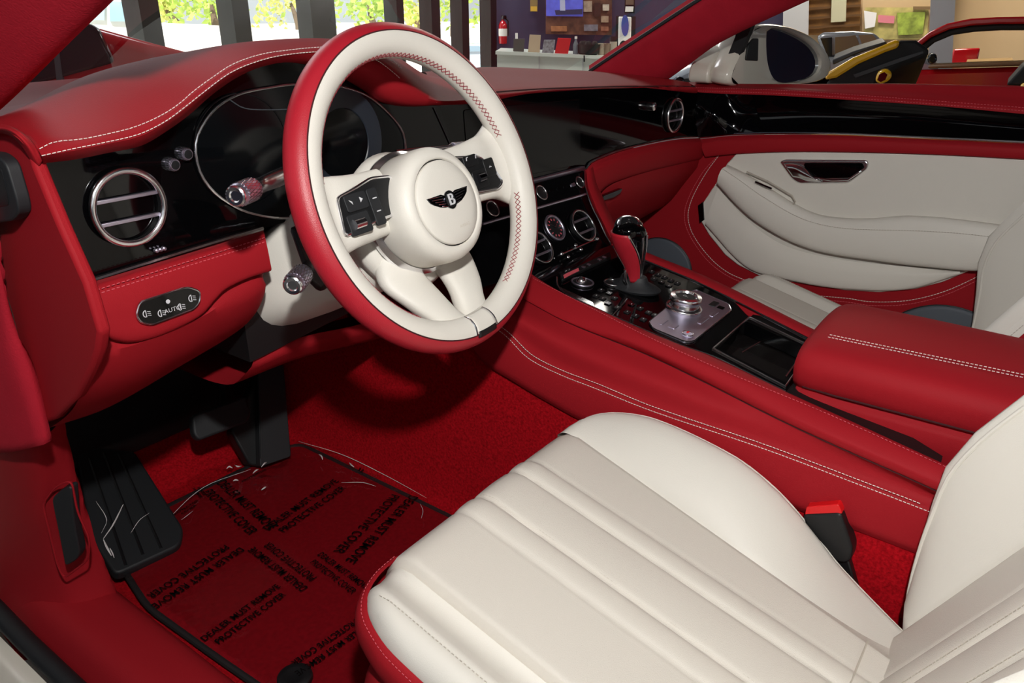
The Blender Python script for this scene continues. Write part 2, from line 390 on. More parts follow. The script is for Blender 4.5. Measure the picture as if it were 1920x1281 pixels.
# ================================================================ steering wheel
WC = Vector((-0.37, 0.0, 0.62)); TILT = rad(20.2); TURN = rad(2.5)
_u = Vector((0, math.sin(TILT), math.cos(TILT)))
WF = Frame(WC, X_*math.cos(TURN)+_u*math.sin(TURN), _u*math.cos(TURN)-X_*math.sin(TURN))
wheel = thing('steering_wheel', 'red and cream leather steering wheel with a winged badge on its round hub', 'steering wheel', tuple(WC-Vector((0, 0, 0.19))))
RM, RT_, RH = 0.1685, 0.0188, -0.0175
def rimpt(th, phi, r=RT_, R=RM):
    rr = R+r*math.cos(phi); return WF.p(rr*math.cos(th), rr*math.sin(th), RH+r*0.95*math.sin(phi))
NT = 128
def rimpart(name, p0, p1, material, k=1.0):
    rows = [[rimpt(2*math.pi*i/NT, rad(lerp(p0, p1, j/18)), RT_*k) for i in range(NT)] for j in range(19)]
    return MB().grid(rows, cu=True).build(name, material, wheel, angle=80)
rim_r = rimpart('outer_rim_grip', -130, 72, M['rimred'])
rim_c = rimpart('inner_rim_grip', 73.5, 228.5, M['cream'])
sm = MB(); sm.tube([rimpt(2*math.pi*i/NT, rad(72.7), RT_*0.985) for i in range(NT)], 0.0009, 6, closed=True)
sm.build('rim_seam', M['seam'], wheel)
# cross stitching round the inner edge
dred = mat('dark_red_thread', '#8e2c36', 0.8)
for a0, a1 in ((-62, -14), (14, 166), (194, 236)):
    xs = MB(); L_ = rad(a1-a0)*(RM-RT_); n = int(L_/0.0062)
    for i in range(n):
        t0 = rad(lerp(a0, a1, i/n)); t1 = rad(lerp(a0, a1, (i+1)/n)); tm = (t0+t1)/2
        for pa, pb in ((150, 172), (172, 150)):
            xs.tube([rimpt(t0, rad(pa), RT_*1.01), rimpt(tm, rad((pa+pb)/2), RT_*1.03), rimpt(t1, rad(pb), RT_*1.01)], 0.00045, 4, caps=False)
    xs.build('cross_stitching', dred, wheel)
# hub drum
HB = -0.019
hub = MB().lathe(WF, [(0.054, -0.060), (0.064, -0.057), (0.0665, -0.050), (0.0665, -0.018), (0.0655, -0.008), (0.0625, -0.001), (0.057, 0.0035), (0.051, 0.005)], 64, 0, HB, cap0=True, cap1=False)
hub.grid([[WF.p(r*math.cos(2*math.pi*k/64), HB+r*math.sin(2*math.pi*k/64), h) for k in range(64)] for r, h in ((0.051, 0.005), (0.0500, 0.0042), (0.0492, 0.0015))], cu=True)
hub = hub.build('hub', M['cream'], wheel, angle=60)
MB().lathe(WF, [(0.0497, 0.0005), (0.0493, 0.0018), (0.0484, 0.0018), (0.048, 0.0008)], 64, 0, HB, cap0=True, cap1=False).build('hub_groove', M['plastic'], hub)
cap = MB().lathe(WF, [(0.0479, -0.001), (0.0479, 0.0045), (0.047, 0.0055), (0.036, 0.0072), (0.018, 0.0082), (0.0005, 0.0085)], 64, 0, HB).build('horn_pad', M['cream'], hub, angle=60)
MB().lathe(WF, [(0.0672, -0.061), (0.072, -0.058), (0.0725, -0.052), (0.0675, -0.046)], 64, 0, HB, cap0=False, cap1=False).build('hub_trim_ring', M['chrome'], wheel)
# winged badge on the horn pad
bd = MB(); bh = 0.0083
for sgn in (1, -1):
    def q(x, y): return (sgn*x, HB+0.002+y)
    top = [q(0.004, 0.005), q(0.012, 0.0085), q(0.022, 0.0085), q(0.0345, 0.0085)]
    bot = [q(0.031, 0.0025), q(0.026, -0.001), q(0.019, -0.0045), q(0.011, -0.0065), q(0.004, -0.007)]
    pts = top+bot
    if sgn < 0: pts = pts[::-1]
    bd.slab(WF, pts, bh-0.0025, bh+0.0006)
badge = bd.build('winged_badge', M['gunmetal'], cap)
ft = MB()
for sgn in (1, -1):
    for k in range(5):
        y0 = HB+0.002+0.008-k*0.0031; x1 = 0.032-k*0.0042
        ft.tube([WF.p(sgn*0.005, y0-0.002, bh+0.0008), WF.p(sgn*x1, y0, bh+0.0008)], 0.00035, 5)
ft.build('feather_lines', M['chrome'], cap)
MB().lathe(WF, [(0.0088, bh-0.002), (0.0088, bh+0.0008), (0.008, bh+0.0016), (0.0005, bh+0.0017)], 32, 0, HB+0.002, sy=1.12).build('badge_roundel', M['plastic'], cap)
MB().lathe(WF, [(0.0092, bh), (0.0092, bh+0.0018), (0.0082, bh+0.0018)], 32, 0, HB+0.002, cap0=False, cap1=False, sy=1.12).build('roundel_ring', M['gunmetal'], cap)
bt = text_mesh('badge_letter', 'B', WF, 0.0, HB+0.0015, 0.0185, M['white_mark'], cap, bh+0.0026, thick=0.0008)
text_mesh('airbag_word', 'AIRBAG', WF, 0.012, HB-0.030, 0.0048, mat('cream_emboss', '#c9c1b4', 0.6), cap, 0.0078)

# side spokes with their switch packs
def spoke(sg):
    path = [(0.05*sg, 0.004, -0.040), (0.085*sg, 0.004, -0.038), (0.115*sg, 0.005, -0.034), (0.138*sg, 0.005, -0.034), (0.160*sg, 0.004, -0.021)]
    wid = [0.036, 0.037, 0.039, 0.044, 0.066]; thk = [0.013, 0.013, 0.013, 0.013, 0.011]
    rows = []
    P = cr([(a, b, h, w_, t_) for (a, b, h), w_, t_ in zip(path, wid, thk)], 22)
    for a, b, h, w_, t_ in P:
        row = []
        for k in range(24):
            an = 2*math.pi*k/24; cs, sn = math.cos(an), math.sin(an)
            y = w_*math.copysign(abs(cs)**0.55, cs); z = t_*math.copysign(abs(sn)**0.7, sn)
            row.append(WF.p(a, b+y, h+z))
        rows.append(row)
    mb = MB(); mb.grid(rows, cu=True); mb.f.append(tuple(range(24))); mb.f.append(tuple(len(mb.v)-24+i for i in range(24)))
    return mb.build('spoke', M['cream'], wheel, angle=70)
PKH = -0.0185
pack_px = {1: [(835, 296), (900, 293), (926, 315), (944, 341), (936, 353), (892, 360), (850, 366)], -1: [(632, 371), (668, 352), (696, 334), (735, 330), (745, 400), (706, 414), (648, 443)]}
for sg in (1, -1):
    s = spoke(sg)
    ab = roundpoly(WF.abs_(pack_px[sg], PKH), 0.006)
    pk = MB().slab(WF, ab, PKH-0.008, PKH-0.001).build('switch_pack', M['plastic'], s, bevel=0.001)
    ring = [WF.p(a, b, PKH-0.001) for a, b in ab]
    MB().tube(ring, 0.0017, 8, closed=True).build('pack_frame', M['chrome'], s)
    # buttons on the pack
    if sg < 0:
        for (x, y, w_, h_) in ((-0.108, 0.012, 0.030, 0.018), (-0.113, -0.010, 0.030, 0.022), (-0.084, 0.001, 0.014, 0.040)):
            MB().slab(WF, [(x+a, y+b) for a, b in rrect(w_, h_, 0.003)], PKH-0.002, PKH+0.0012).build('button', M['rubber'], s, bevel=0.0006)
        rl = MB(); rl.tube([WF.p(-0.122, -0.010, PKH+0.001), WF.p(-0.108, -0.010, PKH+0.001)], 0.0055, 16); rl.build('scroll_wheel', M['chrome'], s)
        for x, d in ((-0.116, -1), (-0.101, 1)):
            MB().slab(WF, [(x-0.002*d, 0.010), (x+0.002, 0.013), (x-0.002, 0.0155)], PKH+0.001, PKH+0.0016).build('symbol', M['white_mark'], s, smooth=False)
        for y in (0.010, -0.004): MB().slab(WF, [(-0.083+a, y+b) for a, b in rrect(0.006, 0.0012, 0.0005)], PKH+0.001, PKH+0.0016).build('symbol', M['white_mark'], s, smooth=False)
    else:
        for (x, y, w_, h_) in ((0.086, 0.018, 0.026, 0.014), (0.118, 0.004, 0.020, 0.022), (0.094, -0.006, 0.026, 0.022)):
            MB().slab(WF, [(x+a, y+b) for a, b in rrect(w_, h_, 0.003)], PKH-0.002, PKH+0.0008).build('button', M['plastic'], s, bevel=0.0006)
        rl = MB(); rl.tube([WF.p(0.088, -0.005, PKH+0.001), WF.p(0.101, -0.005, PKH+0.001)], 0.0055, 16); rl.build('scroll_wheel', M['gunmetal'], s)
        for x, y in ((0.080, 0.021), (0.098, 0.021)):
            MB().tube([WF.p(x-0.002, y-0.002, PKH+0.0014), WF.p(x-0.001, y+0.0015, PKH+0.0014), WF.p(x+0.002, y+0.002, PKH+0.0014)], 0.0006, 5).build('symbol', M['white_mark'], s, smooth=False)
        for x, y in ((0.076, -0.004), (0.118, 0.004), (0.076, -0.013)):
            MB().tube([WF.p(x-0.002, y, PKH+0.0014), WF.p(x, y, PKH+0.0014), WF.p(x, y+0.002, PKH+0.0014), WF.p(x, y, PKH+0.0014), WF.p(x+0.002, y, PKH+0.0014)], 0.0006, 5).build('symbol', M['white_mark'], s, smooth=False)
MB().lathe(WF, [(0.05, -0.10), (0.078, -0.088), (0.083, -0.075), (0.076, -0.064), (0.06, -0.062)], 48, 0, HB-0.006).build('hub_back_cover', M['cream'], wheel, angle=60)
# split lower spokes
for sg in (1, -1):
    path = [(0.030, -0.040, -0.070, 0.024, 0.010), (0.044, -0.082, -0.061, 0.031, 0.012), (0.036, -0.118, -0.044, 0.026, 0.012), (0.024, -0.145, -0.034, 0.022, 0.012), (0.016, -0.163, -0.018, 0.022, 0.011)]
    rows = []
    for a, b, h, w_, t_ in cr(path, 22):
        row = []
        for k in range(24):
            an = 2*math.pi*k/24; cs, sn = math.cos(an), math.sin(an)
            x = w_*math.copysign(abs(cs)**0.6, cs); z = t_*math.copysign(abs(sn)**0.75, sn)
            row.append(WF.p(sg*(a+x), b, h+z-0.10*abs(x)))
        rows.append(row)
    mb = MB(); mb.grid(rows, cu=True); mb.f.append(tuple(range(24))); mb.f.append(tuple(len(mb.v)-24+i for i in range(24)))
    mb.build('lower_spoke', M['cream'], wheel, angle=70)
# inset at six o'clock
iw = MB()
rows = []
for i in range(9):
    th = rad(lerp(-96.0, -84.0, i/8)); rows.append([rimpt(th, rad(lerp(78, 165, j/10)), RT_*1.06) for j in range(11)])
MB().grid(rows).build('rim_inset', M['cream'], wheel, solid=0.002, soff=-1)
for th in (-96.3, -83.7):
    MB().tube([rimpt(rad(th), rad(lerp(76, 165, j/10)), RT_*1.03) for j in range(11)], 0.0012, 6).build('inset_trim', M['chrome'], wheel)
rows = [[rimpt(rad(lerp(-95.5, -84.5, i/8)), rad(lerp(64, 86, j/4)), RT_*1.075) for j in range(5)] for i in range(9)]
MB().grid(rows).build('inset_badge', M['plastic'], wheel, solid=0.002)

# ================================================================ steering column and stalks
column = thing('steering_column', 'cream steering column shroud with two chrome stalks behind the wheel', 'steering column', (-0.37, 0.12, 0.42))
CF = Frame(WC, X_, _u)
def colsec(h, w_, top, bot):
    row = []
    for k in range(28):
        an = 2*math.pi*k/28; cs, sn = math.cos(an), math.sin(an)
        x = w_*math.copysign(abs(cs)**0.5, cs); y = (top if sn > 0 else bot)*math.copysign(abs(sn)**0.5, sn)
        row.append(CF.p(x, y-0.02, h))
    return row
rows = [colsec(-0.075, 0.054, 0.045, 0.062), colsec(-0.085, 0.060, 0.05, 0.070), colsec(-0.12, 0.070, 0.055, 0.080), colsec(-0.17, 0.095, 0.05, 0.078), colsec(-0.20, 0.118, 0.035, 0.085), colsec(-0.27, 0.13, 0.02, 0.095)]
mb = MB().grid(rows, cu=True); mb.f.append(tuple(range(28))); mb.f.append(tuple(len(mb.v)-28+i for i in range(28)))
shroud = mb.build('shroud', M['cream'], column, angle=60)
MB().lathe(CF, [(0.060, -0.078), (0.062, -0.070), (0.060, -0.055), (0.05, -0.050)], 40, 0, -0.019).build('column_collar', M['plastic'], column)
MB().prism([onY(x, y, 0.075) for x, y in ((541, 424), (600, 424), (640, 520), (600, 550), (578, 528))][::-1], [onY(x, y, 0.055) for x, y in ((541, 424), (600, 424), (640, 520), (600, 550), (578, 528))][::-1]).build('stalk_housing', M['plastic'], column, bevel=0.006)
def stalk(tip, root, r=0.0125, knurl=True):
    tip, root = Vector(tip), Vector(root); ax = (tip-root).normalized()
    f = Frame(tip, ax.cross(Z_), ax.cross(ax.cross(Z_))); 
    if f.n.dot(ax) < 0: f = Frame(tip, f.e2, f.e1)
    st = MB().lathe(f, [(0.008, -(tip-root).length), (0.0085, -0.075), (0.0075, -0.055), (0.0075, -0.036), (0.0095, -0.033)], 24).build('stalk', M['chrome'], column)
    kn = MB().lathe(f, [(r*0.9, -0.034), (r, -0.032), (r*1.06, -0.026), (r*1.06, -0.010), (r, -0.004), (r*0.93, -0.002)], 28, cap0=True, cap1=True).build('knurled_grip', M['satin'], st)
    kb = MB()
    for k in range(22):
        for sgn in (1, -1):
            pts = []
            for j in range(6):
                an = 2*math.pi*k/22+sgn*j*0.11; h = -0.030+j*0.0048
                pts.append(f.p(r*1.06*math.cos(an), r*1.06*math.sin(an), h))
            kb.tube(pts, 0.00042, 4)
    kb.build('knurling', M['chrome'], kn)
    MB().lathe(f, [(r*0.94, -0.0035), (r*0.94, 0.0), (r*0.8, 0.0012), (r*0.55, 0.0008), (r*0.45, -0.0006), (0.0003, -0.0006)], 28).build('end_cap', M['chrome'], st)
T1 = onY(441, 368, 0.03); stalk(T1, T1+Vector((0.13, 0.062, 0.0)), 0.0102)
T2 = onY(548, 536, 0.03); stalk(T2, T2+Vector((0.11, 0.065, 0.01)), 0.0105)
T3 = onY(888, 279, 0.06); stalk(T3, T3+Vector((-0.10, 0.04, 0.0)), 0.0095)
# ================================================================ dashboard
dash = thing('dashboard', 'red leather dashboard with piano black fascia, round vents and instrument hood', 'dashboard', (0, 0.25, 0.33))
ob = MB(); ob.prism([P3(-0.70, 0.42, 0.37), P3(0.66, 0.42, 0.40), P3(0.66, 0.60, 0.40), P3(-0.70, 0.60, 0.37)], [P3(-0.70, 0.185, 0.66), P3(0.66, 0.21, 0.60), P3(0.66, 0.36, 0.63), P3(-0.70, 0.45, 0.66)])
ob.build('dash_light_block', M['plastic'], dash, smooth=False)  # black filler box added under the dash top to block light
# instrument hood
lipb = [(82, 306), (141, 299), (201, 287), (268, 272), (319, 242), (356, 215), (403, 174), (453, 141), (503, 122), (570, 114), (640, 128), (701, 161), (735, 186), (778, 197), (822, 197), (880, 195)]
st2 = [(78, 294), (141, 280), (201, 268), (262, 253), (312, 228), (352, 198), (386, 171), (430, 139), (470, 121), (520, 107), (590, 99), (650, 99), (701, 112), (740, 140), (775, 172), (815, 190), (880, 189)]
st1 = [(74, 281), (101, 268), (151, 263), (201, 253), (252, 240), (302, 218), (336, 196), (362, 173), (396, 148), (436, 122), (487, 104), (537, 96), (600, 90), (655, 90), (701, 100), (738, 118), (770, 147), (797, 171), (824, 184), (880, 184)]
crest = [(-60, 246), (10, 219), (100, 180), (200, 132), (270, 112), (350, 97), (450, 83), (570, 77), (640, 82), (700, 96), (740, 111), (790, 140), (870, 152)]
H = {}
H['b'] = cr([onY(x, y, 0.140) for x, y in lipb], 60)
H['u'] = [q+P3(0, 0.045, -0.004) for q in H['b']]
H['2'] = cr([onY(x, y, 0.131) for x, y in st2], 60)
H['1'] = cr([onY(x, y, 0.142) for x, y in st1], 60)
H['c'] = cr([onY(x, y, 0.27) for x, y in crest], 60)
H['m'] = [(a*0.45+b*0.55)+P3(0, 0, 0.006) for a, b in zip(H['1'], H['c'])]
H['k'] = [P3(q.x*0.97, 0.44, min(q.z-0.035, 0.725)) for q in H['c']]
H['e'] = [P3(q.x*0.95, 0.56, min(q.z-0.09, 0.67)) for q in H['c']]
hood = loft('instrument_hood', [H['u'], H['b'], H['2'], H['1'], H['m'], H['c'], H['k'], H['e']], M['red'], dash, 110, 5, angle=80)
def nearer(pts, d=0.0012):
    return [q+(CAM-q).normalized()*0+Vector((0, -0.6, 0.8))*d for q in pts]
s = MB(); stitch(s, nearer(H['1'][:46]), 0.0036, 0.0015, 0.00052); stitch(s, nearer(H['2'][:46]), 0.0036, 0.0015, 0.00052); s.build('hood_stitching', M['thread'], hood, smooth=False)
# passenger side top
pb = [onY(840, 197, 0.16), onY(880, 195, 0.17), onY(944, 190, 0.185), onY(1034, 180, 0.185), onY(1135, 174, 0.178), onY(1236, 172, 0.163), onY(1306, 175, 0.145)]
pc = [onY(835, 186, 0.145), onY(880, 183, 0.158), onY(934, 176, 0.172), onY(1034, 169, 0.172), onY(1168, 165, 0.162), onY(1269, 164, 0.148), onY(1306, 165, 0.138)]
pc2 = [q+P3(0, 0.012, 0.0035) for q in pc]
pm = [onY(800, 158, 0.30), onY(915, 144, 0.36), onY(1000, 145, 0.35), onY(1100, 148, 0.29), onY(1200, 151, 0.22), onY(1296, 159, 0.152)]
pk = [onY(790, 135, 0.46), onY(886, 127, 0.52), onY(930, 126, 0.56), onY(1000, 129, 0.52), onY(1108, 134, 0.42), onY(1230, 146, 0.25), onY(1288, 154, 0.17)]
pe = [q+P3(0.0, 0.10, -0.03) for q in pk]
ptop = loft('passenger_top_roll', [[q+P3(0, 0.04, 0) for q in pb], pb, pc, pc2, pm, pk, pe], M['red'], dash, 60, 5, angle=80)
MB().tube(cr([q+P3(0, 0.005, 0.0022) for q in pc], 40), 0.0012, 5).build('roll_seam', M['seam'], ptop)
# lower windscreen shelf left of the hood
loft('windscreen_shelf', [[P3(-0.72, 0.22, 0.695), P3(-0.60, 0.38, 0.70), P3(-0.40, 0.50, 0.68)], [P3(-0.72, 0.40, 0.69), P3(-0.60, 0.50, 0.70), P3(-0.40, 0.60, 0.69)], [P3(-0.68, 0.52, 0.70), P3(-0.60, 0.58, 0.71), P3(-0.40, 0.66, 0.71)]], M['red'], dash, 20, 4, angle=80)

# ---- driver fascia
DF = Frame((0, 0.165, 0), X_, Z_)
top = [(x, y-14) for x, y in reversed(lipb)]
fo = DF.abs_([(60, 308), (160, 531), (330, 478), (492, 429)])+[(-0.40, 0.575), (-0.14, 0.572)]+DF.abs_([(848, 276), (822, 190)])+DF.abs_(top[1:])
fascia = MB().slab(DF, fo, -0.02, 0.0).build('fascia', M['black'], dash, smooth=False)
MB().tube(cr(DF.ws([(160, 530), (330, 477), (492, 428)], 0.003), 12), 0.0028, 8).build('fascia_trim', M['chrome'], dash)
MB().tube(DF.ws([(70, 322), (116, 425), (163, 529)], 0.003), 0.0022, 8).build('fascia_trim', M['gunmetal'], dash)
MB().tube(DF.ws([(64, 318), (110, 423), (156, 529)], 0.001), 0.0035, 8).build('fascia_trim', M['black'], dash)
MB().tube(DF.ws([(813, 202), (830, 240), (846, 276)], 0.001), 0.0008, 6).build('fascia_trim', M['gunmetal'], dash)

def vent(name, fr, a, b, r, parent, zs, tube=0.0038, tilt=0.0, depth=0.02, hub=None, sx=1.0):
    n = 48
    base = MB().lathe(fr, [(r*1.02, -0.006), (r*1.02, 0.001), (r*0.93, 0.003), (r*0.90, -depth), (0.0004, -depth)], n, a, b, cap0=True, cap1=True).build(name, M['plastic'], parent, angle=50)
    rows = []
    for i in range(n):
        t = 2*math.pi*i/n; row = []
        for j in range(10):
            p = 2*math.pi*j/10; rr = r+tube*math.cos(p); row.append(fr.p(a+rr*math.cos(t)*sx, b+rr*math.sin(t), 0.002+tube*0.8*math.sin(p)))
        rows.append(row)
    MB().grid(rows, cu=True, cv=True).build('vent_ring', M['chrome'], base, angle=80)
    for z in zs:
        hw = math.sqrt(max(0, (r*0.93)**2-z*z))
        c, s_ = math.cos(tilt), math.sin(tilt)
        sl = MB(); sl.slab(fr, [(a-hw*c-z*s_*0, b+z-hw*s_-0.0019), (a+hw*c, b+z+hw*s_-0.0019), (a+hw*c, b+z+hw*s_+0.0019), (a-hw*c, b+z-hw*s_+0.0019)], -0.003, 0.001)
        sl.build('vent_slat', M['satin'], base, bevel=0.0006)
    return base
VF = Frame((0, 0.161, 0), X_, Z_)
va, vb = VF.ab(241, 388); v0 = VF.ab(241, 318); v1 = VF.ab(241, 458); vr = (v0[1]-v1[1])/2*1.0
vl = vent('air_vent', VF, va, (v0[1]+v1[1])/2, vr, dash, (0.0095, -0.0125), 0.0036)
for i in range(3):
    MB().lathe(VF, [(0.0022, -0.002), (0.0022, 0.002), (0.0012, 0.003)], 10, VF.ab(293+i*7, 470-i*2)[0], VF.ab(293+i*7, 470-i*2)[1]).build('vent_mark', M['satin'], vl)
for (x, y) in ((320, 308), (344, 288)):
    a, b = DF.ab(x, y)
    k = MB().lathe(DF, [(0.0062, -0.003), (0.0066, 0.002), (0.0060, 0.007), (0.0052, 0.0085)], 24, a, b).build('trip_knob', M['satin'], dash)
    MB().lathe(DF, [(0.0048, 0.007), (0.0044, 0.009), (0.0004, 0.0092)], 20, a, b).build('knob_face', M['plastic'], k)
    rb_ = MB()
    for j in range(18):
        an = 2*math.pi*j/18; rb_.tube([DF.p(a+0.0066*math.cos(an), b+0.0066*math.sin(an), 0.0), DF.p(a+0.0062*math.cos(an), b+0.0062*math.sin(an), 0.007)], 0.0005, 4)
    rb_.build('knurling', M['chrome'], k)
# ---- instrument cluster
cl_px = [(363, 270), (369, 315), (386, 346), (413, 372), (463, 398), (540, 408), (630, 385), (705, 350), (745, 318), (757, 280), (752, 248), (728, 215), (688, 181), (644, 164), (600, 158), (547, 158), (503, 164), (446, 176), (403, 201), (376, 235)]
cab = cr(DF.abs_(cl_px), 80, closed=True)
cluster = MB().slab(DF, cab, -0.01, 0.002).build('instrument_cluster', M['screen'], dash, smooth=False)
MB().tube([DF.p(a, b, 0.003) for a, b in cab], 0.0016, 8, closed=True).build('cluster_bezel', M['chrome'], cluster)
da, db = DF.ab(640, 270)
MB().lathe(DF, [(0.066, 0.0015), (0.066, 0.0032), (0.064, 0.0036), (0.043, 0.0036), (0.042, 0.0024)], 60, da, db, cap0=False, cap1=False).build('dial_ring', mat('dark_slate_dial', '#20262f', 0.35), cluster)
da2, db2 = DF.ab(455, 282)
MB().lathe(DF, [(0.060, 0.0015), (0.060, 0.0028), (0.0595, 0.003), (0.0585, 0.0028)], 60, da2, db2, cap0=False, cap1=False).build('dial_ring', M['screen'], cluster)
tb = cr(DF.ws([(432, 188), (455, 202), (490, 206), (560, 203), (610, 192), (625, 178)], 0.003), 24)
MB().tube(tb, 0.0007, 6).build('display_line', mat('dim_grey_line', '#3b3f44', 0.5), cluster)

# ---- centre and passenger fascia
PF = Frame((-0.2, 0.188, 0.6), (0.88, -0.042, 0), Z_)
po = [(812, 196), (869, 186), (944, 180), (1034, 172), (1135, 166), (1236, 164), (1308, 168), (1311, 257), (1274, 258), (1236, 264), (1168, 281), (1115, 301), (1098, 318), (1003, 341), (860, 372), (846, 276)]
pf = MB().slab(PF, PF.abs_(po), -0.02, 0.0).build('passenger_fascia', M['black'], dash, smooth=False)
ts = roundpoly(PF.abs_([(868, 206), (1086, 186), (1088, 308), (880, 350)]), 0.006)
MB().slab(PF, ts, -0.002, 0.0012).build('touchscreen', M['screen'], dash, bevel=0.0006)
MB().tube(cr(PF.ws([(1098, 318), (1103, 308), (1118, 299), (1168, 280), (1236, 264), (1274, 258), (1311, 256)], 0.002), 30), 0.0022, 8).build('fascia_trim', M['chrome'], dash)
MB().slab(PF, PF.abs_([(860, 366), (1003, 334), (1092, 311), (1094, 320), (1003, 344), (862, 377)]), -0.002, 0.006).build('screen_sill', M['satin'], dash, bevel=0.0015)
pa = PF.ab(1262, 215); pv0, pv1 = PF.ab(1262, 186), PF.ab(1262, 246)
PV = Frame(PF.o+PF.n*0.004, PF.e1, PF.e2)
vent('air_vent', PV, pa[0], (pv0[1]+pv1[1])/2, (pv0[1]-pv1[1])/2*0.98, dash, (0.010, -0.010), 0.0034)
a, b = PF.ab(1214, 199)
MB().lathe(PF, [(0.006, -0.002), (0.009, 0.004), (0.008, 0.016), (0.005, 0.018)], 20, a, b).build('vent_stop_knob', M['chrome'], dash)

# ---- lower dash, driver side
kt = cr([onY(x, y, 0.158) for x, y in ((156, 534), (330, 482), (494, 432))], 30)
k1 = cr([onY(x, y, 0.143) for x, y in ((160, 545), (330, 492), (496, 441))], 30)
k2 = cr([onY(x, y, 0.136) for x, y in ((166, 566), (330, 514), (500, 458))], 30)
k3 = cr([onY(x, y, 0.132) for x, y in ((176, 596), (335, 560), (420, 520), (506, 488))], 30)
k4 = cr([onY(x, y, 0.134) for x, y in ((186, 623), (208, 634), (245, 641), (285, 634), (336, 614), (379, 590), (403, 563), (423, 543), (463, 523), (508, 508))], 30)
k5 = [q+P3(0, 0.035, -0.001) for q in k4]
kb = loft('knee_panel', [kt, k1, k2, k3, k4, k5], M['red'], dash, 60, 6, angle=50)
s = MB()
for dy in (0, 8):
    stitch(s, [q+P3(0, -0.0015, 0.0008) for q in cr([onY(x, y+dy, 0.139) for x, y in ((160, 551), (330, 498), (497, 446))], 30)], 0.0034, 0.0024, 0.0006)
s.build('knee_stitching', M['redthread'], kb, smooth=False)
l0 = [q+P3(0, 0.012, 0.0) for q in k4]
def lrow(y, z0, z1): return [P3(-0.722, y, z0), P3(-0.66, y-0.006, z0), P3(-0.58, y-0.004, (z0+z1)/2), P3(-0.515, y, z1), P3(-0.503, y+0.02, z1)]
lp = loft('lower_knee_panel', [l0, lrow(0.142, 0.50, 0.515), lrow(0.172, 0.452, 0.47), lrow(0.23, 0.405, 0.43), lrow(0.31, 0.365, 0.40), lrow(0.44, 0.35, 0.38)], M['red'], dash, 50, 6, angle=60)
# switch pill
QF = Frame(onY(314, 572, 0.130), X_, (0, 0.06, 1))
pill = roundpoly(QF.abs_([(254, 590), (261, 566), (350, 537), (374, 546), (373, 566), (362, 579), (282, 609), (262, 604)], 0.0), 0.012, 6)
sw = MB().slab(QF, pill, -0.012, 0.0015).build('light_switch_panel', M['black'], kb, bevel=0.001)
MB().tube([QF.p(a, b, 0.001) for a, b in pill], 0.0012, 8, closed=True).build('switch_panel_trim', M['chrome'], kb)
a, b = QF.ab(322, 580); text_mesh('switch_print', 'AUTO', QF, a, b, 0.0062, M['white_mark'], sw, 0.0019)
for x, y in ((272, 588), (357, 559), (337, 575), (300, 587)):
    a, b = QF.ab(x, y); mk = MB()
    mk.tube([QF.p(a+0.003*math.cos(rad(90+k*18)), b+0.0034*math.sin(rad(90+k*18)), 0.0019) for k in range(11)]+[QF.p(a, b+0.0034, 0.0019)], 0.0005, 5)
    for k in (-1, 0, 1): mk.tube([QF.p(a+0.0015, b+k*0.002, 0.0019), QF.p(a+0.0048, b+k*0.002-0.001, 0.0019)], 0.0004, 4)
    mk.build('switch_symbol', M['white_mark'], sw, smooth=False)
a, b = QF.ab(313, 565); MB().lathe(QF, [(0.0022, 0.001), (0.0022, 0.0022), (0.0012, 0.0022)], 12, a, b).build('switch_symbol', M['white_mark'], sw)
# red strip under the column and dark gap above it
rl = loft('lower_dash_strip', [[onY(478, 668, 0.21), onY(560, 634, 0.21), onY(660, 612, 0.22), onY(800, 575, 0.24), onY(900, 548, 0.24)],
                               [onY(470, 690, 0.205), onY(560, 648, 0.205), onY(660, 624, 0.215), onY(800, 588, 0.235), onY(900, 560, 0.235)],
                               [onY(430, 722, 0.24), onY(560, 672, 0.24), onY(690, 640, 0.25), onY(810, 605, 0.26), onY(900, 580, 0.26)],
                               [onY(430, 722, 0.24)+P3(0, 0.14, -0.01), onY(560, 672, 0.24)+P3(0, 0.14, -0.01), onY(690, 640, 0.25)+P3(0, 0.14, -0.01), onY(810, 605, 0.26)+P3(0, 0.14, -0.01), onY(900, 580, 0.26)+P3(0, 0.14, -0.01)]], M['red'], dash, 30, 5, angle=80)
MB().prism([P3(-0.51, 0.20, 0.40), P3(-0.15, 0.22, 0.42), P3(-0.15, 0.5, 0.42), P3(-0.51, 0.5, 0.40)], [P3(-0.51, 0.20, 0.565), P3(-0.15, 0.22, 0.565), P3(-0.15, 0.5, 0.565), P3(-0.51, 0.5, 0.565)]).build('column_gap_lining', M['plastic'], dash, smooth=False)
# end cap facing the open door
EF = Frame((-0.726, 0.2, 0.5), (0, -1, 0), Z_)
eo = [(-90, 262), (0, 249), (30, 254), (56, 282), (64, 314), (108, 420), (158, 531), (186, 625), (181, 660), (170, 692), (144, 746), (104, 787), (76, 797), (50, 702), (22, 590), (0, 520), (-40, 430), (-90, 390)]
ec = MB().slab(EF, EF.abs_(eo), -0.012, 0.0).build('end_cap', M['red'], dash, bevel=0.004, seg=3)
bo = roundpoly(EF.abs_([(-80, 276), (4, 287), (24, 304), (44, 372), (48, 396), (36, 412), (-80, 428)], 0.006), 0.008)
eb = MB().slab(EF, bo, 0.0, 0.012).build('end_cap_stop', M['rubber'], ec, bevel=0.004, seg=3)
bo = roundpoly(EF.abs_([(-80, 300), (2, 312), (16, 368), (18, 386), (-80, 400)], 0.012), 0.006)
MB().slab(EF, bo, 0.004, 0.0125).build('stop_recess', M['plastic'], eb, bevel=0.001)
